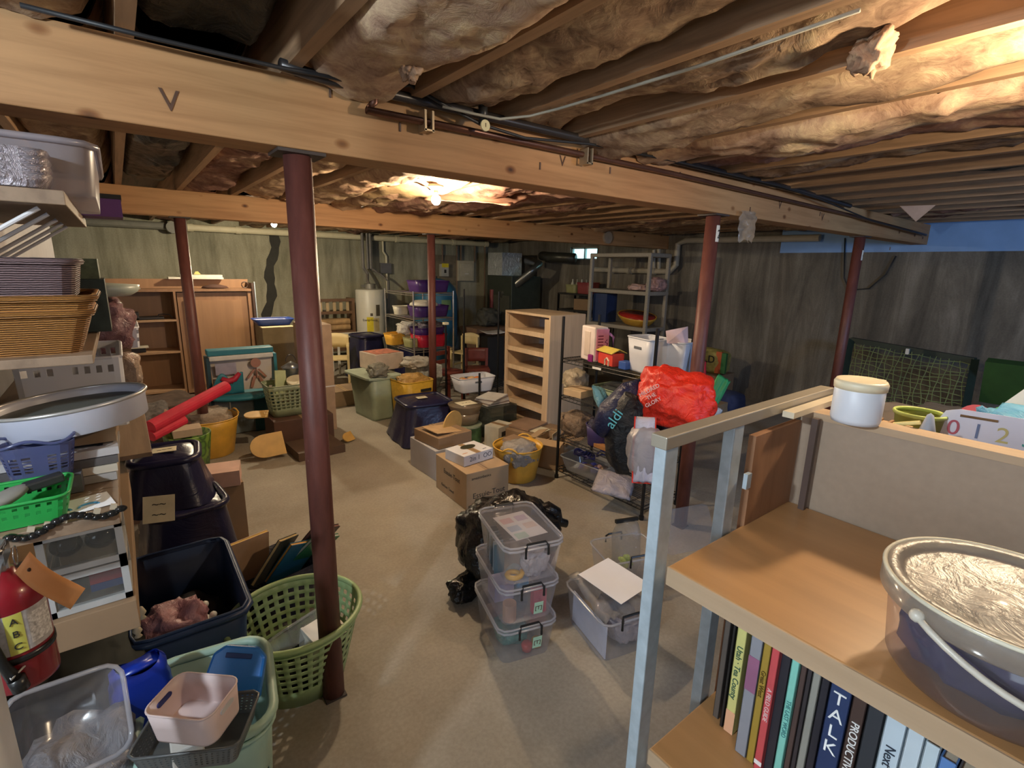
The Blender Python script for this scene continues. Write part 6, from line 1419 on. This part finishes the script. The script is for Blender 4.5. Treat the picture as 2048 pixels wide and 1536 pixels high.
tag(MB().box((0, 0, .1), (.25, .3, .2)).build('cardboard_box', m_card2, loc=(6.85, 6.7, 1.067), rot=(0, 0, .3)), 'brown carton on the middle board of the black utility shelf', 'box')
# grey plastic rack
m_gp = P('speckled grey plastic', (.34, .31, .26), .6, var=.12, scale=60)
T = thing('plastic_rack', 'tall grey plastic shelving rack against the right wall', 'rack', (6.42, 5.35, 0)); hx_, hy_ = .22, .58
for i in (-1, 1):
    for j in (-1, 1): MB().box((i*hx_, j*hy_, 1.02), (.055, .055, 2.04)).build('post', m_gp, T, bevel=.01)
for z in (2.03, 1.47, .93, .40): MB().box((0, 0, z), (2*hx_+.06, 2*hy_+.06, .06)).build('shelf_board', m_gp, T, bevel=.012)
t = thing('sled', 'red and yellow plastic tub tilted on the grey plastic rack', 'tub', (6.38, 5.08, .965), 0, rot=(.12, -.18, 0))
MB().lathe([(.10, 0), (.22, .04), (.30, .14), (.31, .17)], n=40, sy=1.1, sx=.75).build('body', P('tub yellow', (.62, .35, .05), .35), t, smooth=True, solid=.006) if False else MB().lathe([(.10, 0), (.22, .04), (.30, .14), (.31, .17), (.29, .165), (.21, .06), (0, .03)], n=40, sy=1.1, sx=.75).build('body', P('tub yellow', (.62, .35, .05), .35), t, smooth=True)
MB().lathe([(.285, .168), (.20, .065), (0, .035)], n=40, sy=1.1, sx=.75).build('red_lining', P('tub red', (.42, .03, .02), .25), t, smooth=True)
for c_, w_, h_, col, lab in (((6.4, 5.78, .962), .3, .46, (.02, .04, .12), 'navy blue box standing at the left of the grey plastic rack shelf'),):
    tag(MB().box((0, 0, h_/2), (.25, w_, h_)).build('blue_box', P('navy box', col, .4), loc=c_), lab, 'box')
blobobj('pink_bag', 'pale pink bag on the upper shelf of the grey plastic rack', 'bag', (6.35, 5.05, 1.502), .26, .34, .10, P('pale pink cloth', (.55, .38, .36), .6, bump=.3), 121, .3)
blobobj('spotted_bag', 'pink bag with red spots at the right end of the upper grey rack shelf', 'bag', (6.42, 4.80, 1.502), .26, .26, .20, P('spotted pink', (.50, .30, .28), .6, var=.5, scale=22), 122, .2)
# behind: goal net, planks, boxes on the right
A = at(1700, 672, x=6.7); B_ = at(1955, 715, x=6.3); Cc = at(1930, 835, x=6.1)
m_fr = P('dark green frame', (.018, .035, .03), .5)
T = thing('goal_net', 'folded goal frame with green net leaning at the right wall', 'goal', (0, 0, 0))
T.location = A; A0 = Vector(A)
p1, p2, p3, p4 = at(1703, 680, x=6.75), at(1950, 722, x=6.55), at(1925, 850, x=6.0), at(1680, 800, x=6.2)
for a, b in ((p1, p2), (p2, p3), (p3, p4), (p4, p1)): MB().bar(Vector(a)-A0, Vector(b)-A0, .06, .06).build('frame_bar', m_fr, T)
m_net = P('green net', (.24, .30, .12), .8)
b = MB()
for k in range(23):
    u = k/22; b.path([Vector(p1).lerp(p2, u).lerp(Vector(p4).lerp(p3, u), v/10)+Vector((-.10*math.sin(PI*v/10)*math.sin(PI*u)+.012*math.sin(k*3+v*2), .012*math.sin(k*2.3+v), 0))-A0 for v in range(11)], .0038, 4)
for k in range(15):
    v = k/14; b.path([Vector(p1).lerp(p2, u/12).lerp(Vector(p4).lerp(p3, u/12), v)+Vector((-.10*math.sin(PI*v)*math.sin(PI*u/12)+.012*math.sin(k*3+u*2), 0, .012*math.sin(k*2+u*1.7)))-A0 for u in range(13)], .0038, 4)
b.build('net', m_net, T)
MB().box(Vector(at(1815, 703, x=6.6))-A0, (.03, .03, .06)).build('white_clip', P('white trim', (.7, .68, .62), .5), T)
q = at(2040, 770, x=6.4); tag(MB().box((0, 0, 0), (.10, .50, .42)).build('green_board', P('leaf green', (.03, .085, .015), .6), loc=q, rot=(0, -.3, 0)), 'green board behind the goal frame at the right', 'board')
tag(MB().box((0, 0, q.z/2-.15), (.3, .5, q.z-.3)).build('dark_crate', P('black case', (.02, .018, .02), .5), loc=(q.x, q.y, .001)), 'dark crate under the green board at the right wall', 'crate')
t = carton('brown carton against the right wall with a printed sack on it', (6.55, 3.95, 0), .45, .70, .42, 0, m_card2)
t = thing('printed_sack', 'olive and red sack lettered OLD standing on the brown carton at the wall', 'sack', (6.5, 3.78, .425), 0)
q0 = at(1500, 740, x=6.4)
blobm(.22, .46, .34, 131, .12, 2, 4, pw=.6).build('body', P('olive print', (.30, .26, .08), .6, var=.4, scale=14), t, smooth=True)
letters(t, 'OLD', .14, (-.118, .06, .20), (PI/2, 0, -PI/2), m_ink, ext=.004)
MB().box((-.085, -.13, .17), (.04, .08, .30)).build('red_band', P('orange red print', (.55, .12, .04), .6), t); MB().box((-.08, -.20, .17), (.04, .07, .28)).build('green_band', P('green print', (.04, .18, .06), .6), t)
blobobj('cloth_heap', 'navy blue round cushion on the floor right of the brown carton', 'cushion', (6.0, 3.25, 0), .42, .42, .34, P('navy cloth', (.03, .045, .12), .9), 132, .1)
blobobj('cloth_heap', 'brown and cream striped cloth in the low box right of the green bag', 'cloth', (5.6, 3.55, .20), .5, .5, .18, P('cream brown cloth', (.42, .32, .18), .9, var=.6, scale=9), 133, .3)
t = carton('wide low carton on the floor behind the bag pile', (5.6, 3.5, 0), .8, .8, .24, .1, m_card)
tag(MB().tube((0, 0, 0), (.02, .04, .42), .035, 12, .015).build('red_stick', P('red foam', (.6, .02, .05), .6), loc=(5.95, 3.55, .242)), 'red tapered stick standing by the brown carton', 'stick')
blobobj('white_sack', 'pale grey sack behind the red column above the green bag', 'sack', (5.8, 4.3, .55), .4, .4, .36, FOIL('pale sack', (.45, .43, .42), .5), 134, .2)
blobobj('gold_bag', 'golden shiny bag under the pale grey sack', 'bag', (5.75, 4.25, .30), .45, .45, .28, FOIL('gold film', (.45, .32, .12), .2, .4), 135, .2)
t = carton('brown carton under the golden bag behind the red column', (5.75, 4.3, 0), .5, .5, .30, .1, m_card2)
t = thing('hand_truck', 'navy folding trolley with black bars near the right wall', 'trolley', (6.0, 4.1, 0)); MB().tube((0, 0, 0), (.1, 0, .85), .02, 10).tube((0, -.12, 0), (.1, -.12, .85), .02, 10).build('pole', P('navy cloth', (.03, .045, .12), .9), t); MB().box((.1, -.06, .62), (.25, .34, .06)).build('crossbar', m_ink, t)
for k, (px, py, w_, h_, col, lab) in enumerate(((1760, 830, .5, .1, (.30, .24, .17), 'tan plank lying on the floor in front of the goal net'), (1840, 830, .9, .22, (.05, .04, .05), 'dark cloth heap on the floor by the goal net'))):
    q = at(px, py, z=.1); blobobj('floor_heap', lab, 'heap', (q.x-.3, q.y, 0), w_, w_, h_, P('heap col %d' % k, col, .8), 140+k, .25)

# SUBPARTS: small pieces belong to the part they are fixed on
def regroup(thing_name, host, members):
    for t in [o for o in bpy.data.objects if o.type == 'EMPTY' and o.name.split('.')[0] == thing_name]:
        ks = kids(t); hs = [c for c in ks if c.name.split('.')[0] == host]
        if not hs: continue
        h = hs[0]; inv = h.matrix_basis.inverted()
        for c in ks:
            if c is not h and c.name.split('.')[0] in members: c.parent = h; c.matrix_parent_inverse = inv
for a in (('fire_extinguisher', 'label', ('label_stripe', 'label_text', 'lettering')), ('fire_extinguisher', 'hose', ('nozzle', 'hose_clip')), ('fire_extinguisher', 'valve', ('pull_ring', 'lever')), ('fire_extinguisher', 'tag', ('eyelet',)),
          ('storage_box', 'lid', ('latch', 'lid_rim')), ('storage_box', 'body', ('rim',)), ('toy_kitchen', 'front_panel', ('window', 'drawn_head', 'drawn_body')), ('number_board', 'panel', ('number', 'binding')), ('picture_board', 'panel', ('coloured_spot',)),
          ('pail', 'handle', ('hinge',)), ('pail', 'lid', ('lid_rim',)), ('book', 'cover', ('lettering', 'spine_block')), ('sticker', 'paper', ('lettering',)), ('paper_sheet', 'sheet', ('print_square',)), ('wall_cabinet', 'panel_door', ('door_panel',)),
          ('breaker_panel', 'door', ('handle',)), ('toy_barn', 'body', ('arch',)), ('toy_house', 'case', ('window_frame',)), ('toy_house', 'pink_panel', ('stripe', 'drawn_heart')), ('light_bulb', 'glass', ('screw_base',)), ('tag', 'card', ('lettering',)),
          ('cardboard_box', 'body', ('lettering', 'tape', 'seam', 'print_bar', 'label')), ('window_box', 'body', ('oval_window', 'lettering', 'tape', 'seam')), ('storage_bin', 'body', ('rim', 'handle_slot')), ('navy_crate', 'card', ('handwriting',)), ('water_heater', 'energy_label', ('lettering',)),
          ('zip_bag', 'film', ('zipper',)), ('bookshelf', 'end_panel', ('bracket_clip',)), ('valve', 'tag', ('lettering',)), ('shopping_bag', 'body', ('lettering',)), ('goal_net', 'net', ('white_clip',)), ('card', 'sheet', ('handwriting', 'blue_band')), ('leaflet', 'sheet', ('swirl',))):
    regroup(*a)
